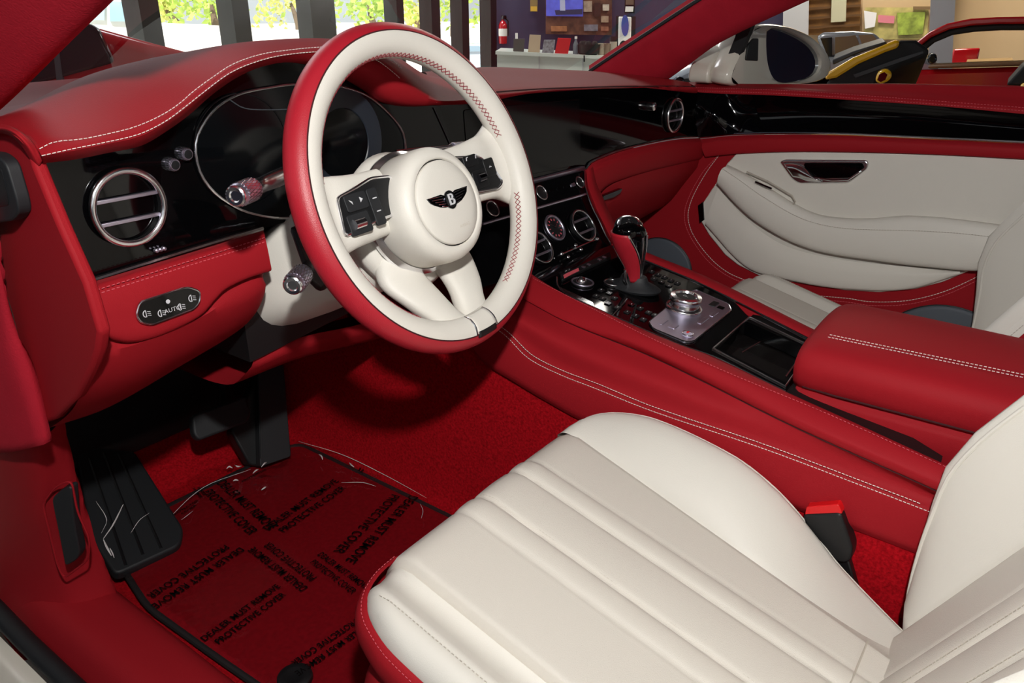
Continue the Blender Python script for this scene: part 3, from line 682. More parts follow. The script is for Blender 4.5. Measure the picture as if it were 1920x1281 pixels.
loft('cowl_end_roll', [[onX(-80, 236, -0.727), onX(0, 232, -0.727), onX(34, 243, -0.727), onX(60, 263, -0.722), onX(80, 300, -0.72)], [onX(-80, 246, -0.735), onX(0, 240, -0.735), onX(30, 250, -0.735), onX(52, 272, -0.73), onX(74, 310, -0.722)], [onX(-80, 262, -0.73), onX(0, 251, -0.73), onX(26, 260, -0.73), onX(48, 288, -0.728), onX(66, 318, -0.722)]], M['red'], dash, 24, 5, solid=0.004, angle=80)

# ---- passenger lower dash: red band, glovebox and the leg of trim beside the console
g_t = cr([PF.w(x, y, 0.004) for x, y in ((1098, 322), (1106, 310), (1118, 302), (1168, 283), (1236, 267), (1274, 261), (1312, 259))], 36)
g_1 = cr([PF.w(x, y, 0.016) for x, y in ((1102, 336), (1116, 320), (1134, 310), (1180, 294), (1240, 278), (1280, 270), (1316, 267))], 36)
g_2 = cr([PF.w(x, y, 0.012) for x, y in ((1116, 372), (1130, 352), (1155, 338), (1219, 318), (1260, 308), (1290, 301), (1322, 294))], 36)
g_3 = cr([PF.w(x, y, -0.01) for x, y in ((1118, 374), (1132, 354), (1157, 340), (1221, 320), (1262, 310), (1291, 303), (1322, 297))], 36)
loft('passenger_band', [g_t, g_1, g_2, g_3], M['red'], dash, 40, 6, angle=60)
GF = [[PF.w(x, y, 0.006) for x, y in ((1120, 374), (1134, 355), (1158, 341), (1221, 320), (1262, 310), (1291, 303), (1318, 298))],
      [PF.w(x, y, 0.004) for x, y in ((1126, 392), (1150, 372), (1180, 360), (1230, 340), (1262, 328), (1290, 317), (1314, 310))],
      [PF.w(x, y, -0.02) for x, y in ((1134, 414), (1160, 400), (1190, 390), (1230, 370), (1260, 355), (1285, 340), (1302, 330))],
      [PF.w(x, y, -0.06) for x, y in ((1142, 436), (1166, 426), (1190, 414), (1226, 395), (1256, 378), (1280, 358), (1296, 344))],
      [PF.w(x, y, -0.20) for x, y in ((1142, 436), (1166, 426), (1190, 412), (1226, 393), (1256, 376), (1280, 356), (1296, 342))]]
gb = loft('glovebox_lid', GF, M['red'], dash, 40, 6, angle=70)
lt = roundpoly([(x, y) for x, y in PF.abs_([(1124, 378), (1130, 367), (1166, 353), (1162, 362), (1150, 370)], 0.012)], 0.003)
MB().slab(PF, lt, 0.002, 0.014).build('glovebox_latch', M['gunmetal'], gb, bevel=0.002)
leg = [[(1098, 318), (1100, 350), (1112, 386), (1126, 414), (1144, 452), (1165, 480)], [(1104, 318), (1108, 346), (1120, 380), (1134, 408), (1152, 448), (1174, 476)], [(1112, 312), (1118, 346), (1130, 374), (1142, 402), (1158, 436), (1184, 470)]]
def legpt(x, y, h):
    t = max(0, min(1, (y-318)/150)); q = SF_.w(x, y, h) if False else onY(x, y, lerp(0.160, 0.075, t)-h); return q
loft('console_leg_trim', [[legpt(x, y, -0.015) for x, y in leg[0]], [legpt(x, y, 0.006) for x, y in leg[0]], [legpt(x, y, 0.014) for x, y in leg[1]], [legpt(x, y, 0.004) for x, y in leg[2]], [legpt(x+3, y, -0.06) for x, y in leg[2]]], M['red'], dash, 30, 5, angle=80)
MB().tube(cr([legpt(x-2, y+1, 0.006) for x, y in leg[0]], 20), 0.0013, 6).build('leg_trim_line', M['chrome'], dash)
# passenger footwell side panel towards the door
loft('footwell_side_panel', [[P3(0.685, 0.31, 0.56), P3(0.67, 0.45, 0.56), P3(0.65, 0.6, 0.56)], [P3(0.688, 0.31, 0.30), P3(0.67, 0.45, 0.30), P3(0.63, 0.6, 0.30)], [P3(0.69, 0.31, 0.0), P3(0.66, 0.45, 0.0), P3(0.60, 0.6, 0.0)]], M['red'], dash, 16, 5, angle=80)
# ================================================================ centre console
console = thing('center_console', 'red leather centre console with piano black top, round dials and chrome trim', 'console', (0, -0.1, 0.0))
TF = Frame((0, 0, 0.414), X_, (0, 1, 0.12))
c0 = TF.ws([(975, 498), (1048, 550), (1115, 577), (1202, 617), (1279, 648), (1333, 669), (1472, 734), (1600, 792), (1765, 868), (1800, 884)], 0.0)
c0i = [q+P3(0.006, 0, -0.012) for q in c0]
c1 = TF.ws([(978, 510), (1017, 532), (1135, 592), (1220, 635), (1379, 706), (1539, 772), (1762, 872), (1800, 889)], 0.003)
c1b = TF.ws([(970, 535), (1010, 556), (1130, 616), (1214, 655), (1340, 712), (1510, 793), (1752, 900), (1795, 920)], -0.008)
c2 = TF.ws([(955, 545), (991, 565), (1061, 602), (1202, 659), (1303, 706), (1486, 797), (1746, 914), (1792, 936)], -0.018)
c2b = [q+P3(0.004, 0, -0.003) for q in c2]
c3 = [onX(x, y, -0.176) for x, y in ((930, 575), (985, 605), (1090, 660), (1220, 712), (1400, 785), (1580, 856), (1740, 925), (1790, 946))]
c3b = [onX(x, y, -0.180) for x, y in ((925, 595), (965, 625), (1055, 686), (1130, 715), (1220, 750), (1433, 826), (1645, 906), (1728, 938), (1790, 962))]
c4 = [onX(x, y, -0.187) for x, y in ((925, 612), (951, 632), (991, 672), (1051, 703), (1115, 728), (1220, 770), (1433, 842), (1645, 922), (1725, 953), (1790, 978))]
c5 = [onX(x, y, -0.190) for x, y in ((880, 640), (900, 668), (960, 706), (1020, 742), (1090, 780), (1260, 850), (1459, 932), (1603, 983), (1714, 1025), (1790, 1054))]
rail = loft('console_rail', [c0i, c0, c1, c1b, c2, c2b], M['red'], console, 70, 5, angle=60)
side = loft('console_side_panel', [c2b, c3, c3b, c4, c5, [q+P3(0.006, 0, -0.012) for q in c5]], M['red'], console, 70, 5, angle=60)
MB().tube(cr(c2b, 60), 0.0016, 6).build('console_groove', M['seam'], side)
s = MB(); stitch(s, [q+P3(-0.0005, 0, 0.0012) for q in cr(c1, 60)], 0.0032, 0.0024, 0.0005); s.build('rail_stitching', M['redthread'], rail, smooth=False)
s = MB()
stitch(s, [q+P3(-0.001, 0, 0.0006) for q in cr(c4, 60)], 0.0036, 0.0014, 0.0006)
stitch(s, [q+P3(-0.001, 0, 0.0006) for q in cr([onX(x, y, -0.1865) for x, y in ((930, 606), (957, 626), (997, 665), (1055, 695), (1119, 719), (1223, 762), (1435, 834), (1647, 914), (1727, 945))], 60)], 0.0036, 0.0014, 0.0006)
s.build('side_stitching', M['thread'], side, smooth=False)
# far rail and side
d0 = TF.ws([(1146, 460), (1215, 489), (1300, 524), (1370, 558), (1440, 594), (1530, 640), (1700, 720)], 0.0)
d1 = TF.ws([(1152, 452), (1219, 482), (1304, 516), (1374, 549), (1444, 584), (1534, 629), (1706, 705)], 0.004)
d2 = [q+P3(0.022, 0, -0.004) for q in d1]; d3 = [q+P3(0.03, 0, -0.03) for q in d2]; d4 = [q+P3(0.03, 0, -0.15) for q in d2]
loft('console_rail', [[q+P3(-0.004, 0, -0.012) for q in d0], d0, d1, d2, d3, d4], M['red'], console, 50, 5, angle=60)

# ---- centre stack
SF = Frame((0.1, 0.165, 0.54), X_, (0, 0.075, 0.11))
so = SF.abs_([(905, 372), (1003, 344), (1094, 320), (1101, 350), (1114, 388), (1146, 458), (1150, 470), (1060, 498), (985, 515), (900, 540), (860, 450)])
stack = MB().slab(SF, so, -0.02, 0.0).build('center_stack', M['black'], console, smooth=False)
def line(name, fr, pts, r, m_, parent, h=0.002, n=16, closed=False):
    return MB().tube(cr(fr.ws(pts, h), n, closed), r, 6, closed=closed).build(name, m_, parent)
line('stack_trim', SF, [(905, 420), (1011, 389), (1098, 364)], 0.0022, M['satin'], stack, 0.003)
def ringdial(fr, x, y, r, m_, parent, name='dial', h=0.0, tube=0.0016, face=None):
    a, b = fr.ab(x, y, h); n = 40; rows = []
    d = MB().lathe(fr, [(r, h-0.003), (r, h+0.001), (r*0.9, h+0.002), (0.0004, h+0.002)], n, a, b).build(name, face or M['plastic'], parent, angle=50)
    for i in range(n):
        t = 2*math.pi*i/n; rows.append([fr.p(a+(r+tube*math.cos(2*math.pi*j/8))*math.cos(t), b+(r+tube*math.cos(2*math.pi*j/8))*math.sin(t), h+0.002+tube*math.sin(2*math.pi*j/8)) for j in range(8)])
    MB().grid(rows, cu=True, cv=True).build('dial_ring', m_, d, angle=80)
    return d
ringdial(SF, 1014, 362, 0.0125, M['chrome'], stack, 'volume_knob')
ringdial(SF, 922, 392, 0.0125, M['chrome'], stack, 'volume_knob')
ringdial(SF, 1086, 343, 0.0105, M['chrome'], stack, 'volume_knob')
for x, y in ((1034, 357), (1048, 353), (1060, 350)):
    a, b = SF.ab(x, y); MB().slab(SF, [(a+p, b+q) for p, q in rrect(0.012, 0.0035, 0.0012)], -0.001, 0.0015).build('stack_button', M['gunmetal'], stack)
a, b = SF.ab(1074, 347); MB().slab(SF, [(a+p, b+q) for p, q in rrect(0.010, 0.006, 0.0012)], -0.001, 0.0025).build('stack_button', M['satin'], stack)
def circ_at(x, y, ytop, ybot):
    a, _ = SF.ab(x, y); t = SF.ab(x, ytop)[1]; bt = SF.ab(x, ybot)[1]; return a, (t+bt)/2, (t-bt)/2
SV = Frame(SF.o+SF.n*0.004, SF.e1, SF.e2)
a, b, r = circ_at(1090, 425, 393, 458); vent('air_vent', SV, a, b, r, stack, (0.011, -0.011), 0.0022)
a, b, r = circ_at(1009, 467, 434, 500); vent('air_vent', SV, a, b, r, stack, (0.010, -0.010), 0.0022)
# the clock
ck = ringdial(SF, 1039, 428, 0.0215, M['satin'], stack, 'clock', tube=0.0026)
a, b = SF.ab(1039, 428)
for k in range(12):
    an = 2*math.pi*k/12
    MB().slab(SF, [(a+math.cos(an)*0.0165+math.sin(an)*0.0007, b+math.sin(an)*0.0165-math.cos(an)*0.0007), (a+math.cos(an)*0.0165-math.sin(an)*0.0007, b+math.sin(an)*0.0165+math.cos(an)*0.0007), (a+math.cos(an)*0.013-math.sin(an)*0.0007, b+math.sin(an)*0.013+math.cos(an)*0.0007), (a+math.cos(an)*0.013+math.sin(an)*0.0007, b+math.sin(an)*0.013-math.cos(an)*0.0007)], 0.002, 0.0028).build('hour_mark', M['redthread'], ck)
for an, L_ in ((0.6, 0.009), (2.4, 0.013)):
    MB().tube([SF.p(a, b, 0.003), SF.p(a+L_*math.cos(an), b+L_*math.sin(an), 0.003)], 0.0006, 5).build('clock_hand', M['chrome'], ck)
# organ stop bar under the vents
line('organ_stop_bar', SF, [(1049, 479), (1080, 465), (1118, 449)], 0.0013, M['chrome'], stack, 0.006)
for x, y in ((1050, 478), (1062, 484), (1076, 462), (1086, 470), (1116, 450)):
    a, b = SF.ab(x, y, 0.004); MB().lathe(SF, [(0.0015, 0.0), (0.0018, 0.004), (0.0034, 0.006), (0.0036, 0.009), (0.002, 0.011), (0.0003, 0.0115)], 16, a, b).build('organ_stop', M['chrome'], stack)

# ---- console top
to = TF.abs_([(985, 512), (1048, 550), (1115, 577), (1202, 617), (1279, 648), (1333, 668), (1404, 595), (1370, 558), (1300, 524), (1215, 489), (1147, 459), (1060, 492)], 0.0)
top_ = MB().slab(TF, to, -0.02, 0.0).build('console_top', M['black'], console, smooth=False)
MB().slab(TF, TF.abs_([(1333, 668), (1345, 652), (1482, 722), (1470, 734)]), -0.02, 0.0).build('console_top_edge', M['black'], console, smooth=False)
MB().slab(TF, TF.abs_([(1398, 602), (1412, 590), (1440, 594), (1530, 640), (1515, 654)]), -0.02, 0.0).build('console_top_edge', M['black'], console, smooth=False)
MB().slab(TF, TF.abs_([(1470, 736), (1500, 700), (1600, 745), (1770, 850), (1765, 870)]), -0.03, -0.004).build('console_top_edge', M['plastic'], console, smooth=False)
line('console_trim', TF, [(1044, 520), (1046, 536), (1060, 552), (1115, 577), (1202, 616), (1279, 648), (1335, 668), (1473, 734)], 0.0013, M['chrome'], top_, 0.001, 40)
line('console_trim', TF, [(1149, 462), (1215, 491), (1300, 526), (1370, 560), (1440, 596), (1528, 642)], 0.0013, M['chrome'], top_, 0.001, 30)
MB().slab(TF, TF.abs_([(1050, 540), (1112, 569), (1115, 578), (1060, 554)]), -0.001, 0.002).build('console_trim_plate', M['chrome'], top_, bevel=0.0005)
line('console_trim', TF, [(1143, 597), (1172, 567)], 0.0009, M['chrome'], top_, 0.001, 6)
bar = MB().slab(TF, roundpoly(TF.abs_([(1050, 516), (1054, 525), (1146, 482), (1143, 473)], 0.004), 0.003), 0.0, 0.005).build('warning_button_bar', M['plastic'], top_, bevel=0.001)
MB().slab(TF, TF.abs_([(1056, 516), (1058, 522), (1086, 508), (1084, 503)], 0.005), 0.0045, 0.0056).build('bar_button', M['redthread'], bar)
for x in (1094, 1104, 1124, 1133):
    y = 520-(x-1056)*0.475-1.0
    MB().slab(TF, [(p+TF.ab(x, y, 0.005)[0], q+TF.ab(x, y, 0.005)[1]) for p, q in rrect(0.006, 0.006, 0.001)], 0.0045, 0.0058).build('bar_button', M['satin'], bar)
# start button and rotary knobs
st = ringdial(TF, 1092, 531, 0.0165, M['satin'], top_, 'start_button', 0.001, 0.0014)
a, b = TF.ab(1089, 533); MB().lathe(TF, [(0.0078, 0.002), (0.0082, 0.005), (0.007, 0.009), (0.004, 0.0115), (0.0003, 0.0122)], 24, a, b).build('start_knob', M['chrome'], st)
ringdial(TF, 1148, 532, 0.0125, M['chrome'], top_, 'drive_mode_dial', 0.001, 0.0013)
# black keys
random.seed(4)
keys = [(1118, 556), (1130, 561), (1142, 551), (1127, 545), (1152, 560), (1140, 570), (1158, 578), (1176, 586), (1192, 593), (1206, 600), (1184, 572), (1200, 579), (1216, 587), (1228, 592), (1222, 510), (1234, 516), (1246, 521), (1258, 527), (1270, 532), (1240, 530), (1254, 537), (1226, 524), (1268, 546)]
for x, y in keys:
    a, b = TF.ab(x, y)
    k = MB().slab(TF, [(a+p, b+q) for p, q in rrect(0.0095, 0.0085, 0.001)], -0.001, 0.0018).build('console_key', M['gunmetal'] if (x*7+y) % 5 == 0 else M['plastic'], top_, bevel=0.0005)
    MB().slab(TF, [(a+p, b+q) for p, q in rrect(0.003, 0.0008, 0.0003)], 0.0015, 0.0022).build('key_mark', M['white_mark'], k, smooth=False)
# satin rotary plate
pl = roundpoly(TF.abs_([(1216, 606), (1226, 619), (1284, 643), (1300, 642), (1371, 584), (1366, 572), (1304, 545), (1276, 557)]), 0.006)
plate = MB().slab(TF, pl, -0.001, 0.0022).build('rotary_plate', M['satin'], top_, bevel=0.0008)
MB().tube([TF.p(a, b, 0.002) for a, b in pl], 0.0009, 6, closed=True).build('plate_edge', M['chrome'], plate)
ra, rb2 = TF.ab(1281, 582)
kb_ = MB().lathe(TF, [(0.0265, 0.002), (0.0275, 0.004), (0.0262, 0.0075), (0.0215, 0.0095), (0.0205, 0.013), (0.0235, 0.0165), (0.0242, 0.0205), (0.0225, 0.0235), (0.0165, 0.0245), (0.0150, 0.0215), (0.0004, 0.0215)], 56, ra, rb2).build('rotary_controller', M['chrome'], plate, angle=50)
MB().lathe(TF, [(0.0140, 0.0212), (0.0138, 0.0222), (0.0004, 0.0226)], 32, ra, rb2).build('controller_face', M['plastic'], kb_)
text_mesh('controller_mark', 'P', TF, ra, rb2, 0.012, M['white_mark'], kb_, 0.0229)
for x, y, w_, h_, m_ in ((1338, 573, 0.020, 0.010, M['plastic']), (1351, 580, 0.010, 0.010, M['gunmetal']), (1243, 607, 0.022, 0.006, M['satin']), (1262, 615, 0.016, 0.010, M['satin']), (1318, 604, 0.030, 0.006, M['satin']), (1338, 592, 0.022, 0.006, M['satin'])):
    a, b = TF.ab(x, y); MB().slab(TF, [(a+p, b+q) for p, q in rrect(w_, h_, 0.001)], 0.001, 0.0034).build('plate_key', m_, plate, bevel=0.0006)
e = ringdial(TF, 1289, 628, 0.0075, M['chrome'], plate, 'plate_emblem', 0.0022, 0.0009, mat('emblem_enamel', '#b9b2c6', 0.3))
MB().slab(TF, [(TF.ab(1289, 628)[0]+p, TF.ab(1289, 628)[1]+q) for p, q in rrect(0.007, 0.003, 0.001)], 0.004, 0.0048).build('emblem_bar', M['buckle_red'], e)
# storage tray
tq = [(1337, 655), (1405, 596), (1524, 652), (1472, 726)]
tab = TF.abs_(tq)
tr = MB()
inn = [(lerp(a, sum(p[0] for p in tab)/4, 0.02), lerp(b, sum(p[1] for p in tab)/4, 0.02)) for a, b in tab]
tr.grid([[TF.p(a, b, 0.0) for a, b in tab], [TF.p(a, b, -0.022) for a, b in inn]], cu=True)
tr.add([TF.p(a, b, -0.022) for a, b in inn], [(0, 1, 2, 3)])
tray = tr.build('storage_tray', mat('brown_black_lacquer', '#131010', 0.12, coat=0.4), console, smooth=False, solid=0.002, soff=1)
MB().tube([TF.p(a, b, 0.001) for a, b in tab], 0.0016, 8, closed=True).build('tray_frame', M['chrome'], console)
MB().tube(TF.ws([(1392, 660), (1440, 632)], -0.0215), 0.0007, 5).build('tray_lid_line', M['seam'], tray)
MB().tube([TF.p(lerp(tab[2][0], tab[3][0], t), lerp(tab[2][1], tab[3][1], t)+0.008, -0.004) for t in (0.25, 0.75)], 0.0012, 6).build('tray_handle', M['chrome'], tray)

# ================================================================ gear selector
gear = thing('gear_selector', 'chrome and red leather gear selector with a round badge on its knob', 'gear lever', tuple(TF.w(1188, 540)))
gb0 = TF.w(1188, 540); yb = gb0.y
secs = [(1186, 548, 0.018, 0.018), (1187, 540, 0.0115, 0.012), (1188, 520, 0.0115, 0.012), (1187, 498, 0.0145, 0.015), (1184, 475, 0.020, 0.018), (1181, 452, 0.0245, 0.021), (1180, 436, 0.0255, 0.022), (1180, 424, 0.021, 0.019), (1180, 418, 0.012, 0.011), (1180, 416.5, 0.003, 0.003)]
side_d = Vector((RT.x, RT.y, 0)).normalized(); back_d = Vector((-side_d.y, side_d.x, 0)) * -1
def gsec(x, y, a, b, n=28, k=1.0, lean=0.0):
    c = onY(x, y, yb); return [c+side_d*a*k*math.cos(2*math.pi*i/n)+back_d*b*k*math.sin(2*math.pi*i/n) for i in range(n)]
G = cr(secs, 30)
mb = MB(); mb.grid([gsec(*g) for g in G], cu=True); mb.f.append(tuple(range(28))); mb.f.append(tuple(len(mb.v)-28+i for i in range(28)))
lever = mb.build('lever', M['black'], gear, angle=80)
def gpt(v, ang, k):
    g = G[max(0, min(29, int(round(v))))]; c = onY(g[0], g[1], yb); t = rad(ang)
    return c+side_d*g[2]*k*math.cos(t)+back_d*g[3]*k*math.sin(t)
rows = []
for i in range(21):
    v = 5.0+i*1.02; t = i/20
    a0 = lerp(125, 215, t**1.0); a1 = lerp(48, 100, t**1.6)
    rows.append([gpt(v, lerp(a0, a1, j/10), 1.06) for j in range(11)])
rows = [[q for q in r] for r in rows]
lr_ = MB().grid(rows).build('leather_grip', M['rimred'], lever, solid=0.002, soff=0, angle=80)
for j in (0, 10): MB().tube([r[j] for r in rows], 0.0016, 6).build('grip_edge', M['chrome'], lever)
for a0 in (50, 22, -15):
    MB().tube([gpt(v, a0, 1.03) for v in np.linspace(7, 24, 16)], 0.0017, 6).build('grip_edge', M['chrome'], lever)
GT = Frame(onY(1180, 418, yb), side_d, (back_d*-0.75+Z_*0.45))
MB().lathe(GT, [(0.0215, -0.010), (0.0205, -0.004), (0.0165, -0.0005), (0.013, 0.001), (0.0125, -0.0004), (0.0004, 0.0002)], 36).build('knob_cap', M['chrome'], lever, angle=50)
MB().lathe(GT, [(0.0122, 0.0), (0.0118, 0.0014), (0.0003, 0.0018)], 30).build('knob_badge', M['plastic'], lever)
text_mesh('knob_letter', 'B', GT, 0, 0, 0.017, M['chrome'], lever, 0.0024, thick=0.0004)
MB().lathe(Frame(gb0, X_, Y_), [(0.028, -0.002), (0.030, 0.002), (0.026, 0.006), (0.016, 0.012), (0.0135, 0.02)], 32, sx=0.9, sy=1.5).build('lever_boot', M['rubber'], gear, angle=50)
MB().tube([onY(x, y, yb) for x, y in ((1172, 505), (1172, 525), (1180, 543))], 0.0022, 6).build('release_trim', M['chrome'], gear)

# ================================================================ armrest
arm = thing('console_armrest', 'padded red leather armrest lid behind the storage tray with twin cream stitching', 'armrest', (0, -0.5, 0.34))
asec = [(-0.112, -0.028), (-0.122, -0.016), (-0.125, 0.0), (-0.124, 0.012), (-0.114, 0.026), (-0.095, 0.033), (-0.073, 0.0365), (-0.03, 0.040), (0.02, 0.040), (0.07, 0.034), (0.10, 0.022), (0.112, 0.004), (0.11, -0.028)]
AS = cr(asec, 60)
def arow(y, k, dz=0.0, kh=1.0): return [P3(-0.006+(a+0.006)*k, y, 0.394+dz+b*kh) for a, b in AS]
rows = [arow(-0.354, 0.80, 0, 0.2), arow(-0.346, 0.90, 0, 0.55), arow(-0.348, 0.955, 0, 0.82), arow(-0.356, 0.985, 0, 0.94), arow(-0.370, 1.0), arow(-0.45, 1.0), arow(-0.55, 1.0, -0.002), arow(-0.65, 1.0, -0.004), arow(-0.80, 1.0, -0.008)]
mb = MB(); mb.grid(rows); mb.f.append(tuple(range(60)))
pad = mb.build('armrest_pad', M['red'], arm, angle=70)
low = [(-0.110, -0.018), (-0.124, -0.030), (-0.126, -0.05), (-0.118, -0.075), (0.11, -0.075), (0.115, -0.05), (0.112, -0.018)]
mb = MB(); mb.grid([[P3(-0.006+(a+0.006)*k, y, 0.394+b) for a, b in low] for y, k in ((-0.356, 0.86), (-0.350, 0.93), (-0.358, 0.985), (-0.372, 1.0), (-0.6, 1.0), (-0.8, 1.0))]); mb.f.append(tuple(range(7)))
mb.build('armrest_base', M['red'], arm, bevel=0.003, angle=50)
MB().tube([P3(-0.006+(a+0.006)*k, y, 0.3755) for y, k, a in ((-0.355, 0.9, -0.118), (-0.362, 0.985, -0.121), (-0.40, 1, -0.1225), (-0.6, 1, -0.1225), (-0.8, 1, -0.1225))], 0.0012, 6).build('armrest_seam', M['seam'], arm)
s = MB()
for dx in (-0.0035, 0.0035): stitch(s, [P3(-0.074+dx, y, 0.394+0.0368+dx*0.1-(y+0.39)*0.018) for y in (-0.372, -0.45, -0.55, -0.65, -0.78)], 0.0034, 0.0018, 0.0006)
s.build('armrest_stitching', M['thread'], arm, smooth=False)
# ================================================================ seat belt buckle
BK = Frame((-0.192, -0.45, 0.24), (0, -1, 0), Z_)
buckle = thing('seat_belt_buckle', 'black seat belt buckle with a red press button beside the driver seat', 'seat belt buckle', tuple(onX(1590, 1090, -0.195)))
bo = roundpoly(BK.abs_([(1511, 957), (1581, 954), (1592, 985), (1604, 1022), (1600, 1042), (1590, 1048), (1536, 1040), (1520, 1000)]), 0.005)
MB().slab(BK, bo, -0.011, 0.011).build('buckle_housing', M['plastic'], buckle, bevel=0.003, seg=3)
MB().slab(BK, roundpoly(BK.abs_([(1513, 960), (1516, 944), (1576, 939), (1584, 957)]), 0.003), -0.009, 0.009).build('press_button', M['buckle_red'], buckle, bevel=0.002)
MB().slab(BK, BK.abs_([(1556, 1036), (1592, 1040), (1612, 1110), (1590, 1200), (1570, 1200), (1580, 1110)]), -0.006, 0.006).build('buckle_stalk', M['plastic'], buckle, bevel=0.002)
# ================================================================ seats
SP = Frame((0, -0.105, 0.304), X_, (0, 0.967, 0.253))
BP = Frame((-0.25, -0.542, 0.194), (-1, 0, 0), (0, -0.469, 0.883))
def interp(x, tab):
    for (a, b), (c, d) in zip(tab, tab[1:]):
        if x <= c: return b+(d-b)*max(0, (x-a))/(c-a)
    return tab[-1][1]

XL, XR = -0.583, -0.268
GRO = [(-0.487, 0.0016), (-0.4525, 0.0035), (-0.388, 0.0035), (-0.357, 0.0016)]
def make_seat(name, label, fx, off, boff=(0, 0, 0)):
    """fx = +1 driver, -1 mirrored passenger seat"""
    off = Vector(off)
    def T(q): return Vector((q.x*fx, q.y, q.z))+off
    def TB(q): return Vector((q.x*fx, q.y, q.z))+off+Vector(boff)
    seat = thing(name, label, 'car seat', tuple(T(P3(-0.39, -0.33, 0.02))), 'front seats')
    # cushion front roll: (s, h) path
    roll = [(0.030, -0.19), (0.014, -0.15), (0.004, -0.10), (-0.002, -0.06), (-0.001, -0.034), (0.006, -0.014), (0.016, -0.004), (0.030, 0.0)]
    main = [0.045, 0.07, 0.10, 0.14, 0.18, 0.22, 0.26, 0.30, 0.34, 0.38, 0.42, 0.455, 0.50]
    # insert
    nx = 96
    def xr(s): return XR-0.085*max(0, s-0.02)
    def ins(i, s, h):
        t = i/(nx-1); x = lerp(XL, xr(max(0, s)), t); g = 0.0
        for gx, gd in GRO: g -= gd*math.exp(-((x-gx)/0.0026)**2)
        for k in range(3):
            a, b = (GRO[0][0], GRO[1][0]) if k == 0 else ((GRO[1][0], GRO[2][0]) if k == 1 else (GRO[2][0], GRO[3][0]))
            if a < x < b: g += 0.0035*math.sin(math.pi*(x-a)/(b-a))**0.6
        e = 0.004*math.sin(math.pi*t)**0.3
        ed = min(t, 1-t)*(XR-XL)
        if i == 0: return T(SP.p(x-0.001, -s, h-0.024))
        if i == nx-1: return T(SP.p(x+0.022, -s, h-0.010))
        return T(SP.p(x, -s, h+g+e-0.006*math.exp(-(ed/0.004)**2)))
    rows = [[ins(i, s, h) for i in range(nx)] for s, h in roll]+[[ins(i, s, 0.0) for i in range(nx)] for s in main]
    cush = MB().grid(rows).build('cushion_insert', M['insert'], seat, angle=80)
    for gx, m_ in ((GRO[1][0], 1), (GRO[2][0], 1)):
        s_ = MB()
        pts = [T(SP.p(gx+0.0045, -s, h+0.0045)) for s, h in roll[3:]]+[T(SP.p(gx+0.0045, -s, 0.0045)) for s in main]
        stitch(s_, pts, 0.0034, 0.0018, 0.0006); s_.build('insert_stitching', M['beigethread'], cush, smooth=False)
    # inboard bolster, raised towards the console
    xe = [(0.0, -0.256), (0.008, -0.25), (0.017, -0.235), (0.042, -0.213), (0.09, -0.206), (0.222, -0.205), (0.319, -0.210), (0.363, -0.217), (0.414, -0.230), (0.448, -0.240), (0.52, -0.25)]
    he = [(0.0, -0.002), (0.008, 0.003), (0.017, 0.011), (0.042, 0.022), (0.09, 0.040), (0.149, 0.049), (0.19, 0.0515), (0.222, 0.051), (0.276, 0.039), (0.319, 0.021), (0.363, 0.002), (0.414, -0.008), (0.448, -0.013), (0.52, -0.02)]
    XE = cr([(a_, b_, 0) for a_, b_ in xe], 60); HE = cr([(a_, b_, 0) for a_, b_ in he], 60)
    XE = [(q[0], q[1]) for q in XE]; HE = [(q[0], q[1]) for q in HE]
    PR = cr([(-0.02, -0.05), (0.0, 0.0), (0.10, 0.20), (0.35, 0.55), (0.65, 0.86), (0.88, 0.99), (1.0, 1.0)], 24)
    ss = [0.0, 0.006, 0.012, 0.02, 0.03, 0.045, 0.065, 0.09, 0.12, 0.15, 0.18, 0.21, 0.24, 0.27, 0.30, 0.33, 0.36, 0.39, 0.42, 0.455, 0.50]
    rows = []
    for s in ss:
        x0, x1, h1 = xr(s), interp(s, XE), interp(s, HE)-0.003
        dr = 0.013*math.exp(-s/0.007)
        r_ = [T(SP.p(lerp(x0, x1, t), -s, -0.004-dr+(h1+0.004)*k_)) for t, k_ in PR]
        r_ += [T(SP.p(x1+a_, -s, h1+b_-dr)) for a_, b_ in ((0.005, -0.002), (0.009, -0.007), (0.011, -0.018), (0.012, -0.034))]
        rows.append(r_)
    front_ = [rows[0][0]+(q-rows[0][0])*0.9+Vector((0, 0.002, -0.05)) for q in rows[0]]
    bol = MB().grid([front_]+rows).build('cushion_bolster', M['cream'], seat, angle=80)
    MB().tube(cr([r[25]+Vector((0.001*fx, 0, 0.0006)) for r in rows], 60), 0.0022, 8).build('piping', M['cream'], bol)
    lr = [r[-1] for r in rows]
    MB().grid([lr, [q+Vector((0.002*fx, 0, -0.04)) for q in lr], [q+Vector((-0.004*fx, 0, -0.13)) for q in lr]]).build('inboard_skirt', M['red'], seat, angle=80)
    # outboard bolster with its flat edge
    def s0(x): return interp(-x, [(0.583, 0.002), (0.60, 0.004), (0.625, 0.012), (0.640, 0.028), (0.650, 0.05), (0.656, 0.075)])
    oprof = [(-0.580, -0.014), (-0.583, -0.010), (-0.588, -0.014), (-0.597, -0.0145), (-0.609, -0.008), (-0.621, 0.001), (-0.629, 0.0045), (-0.6305, 0.0035), (-0.632, 0.0045), (-0.641, 0.003), (-0.650, -0.004), (-0.655, -0.013), (-0.656, -0.022)]
    rows = []
    for s, h in [(0.006, -0.044), (0.001, -0.034), (0.002, -0.022), (0.007, -0.012), (0.016, -0.004), (0.030, 0.0)]+[(q, 0) for q in main]:
        rows.append([T(SP.p(x, -(s+s0(x)*max(0, 1-max(0, s)/0.46)), h+(hh if h > -0.03 else hh*0.3))) for x, hh in oprof])
    ob_ = MB().grid(rows).build('cushion_bolster', M['cream'], seat, angle=80)
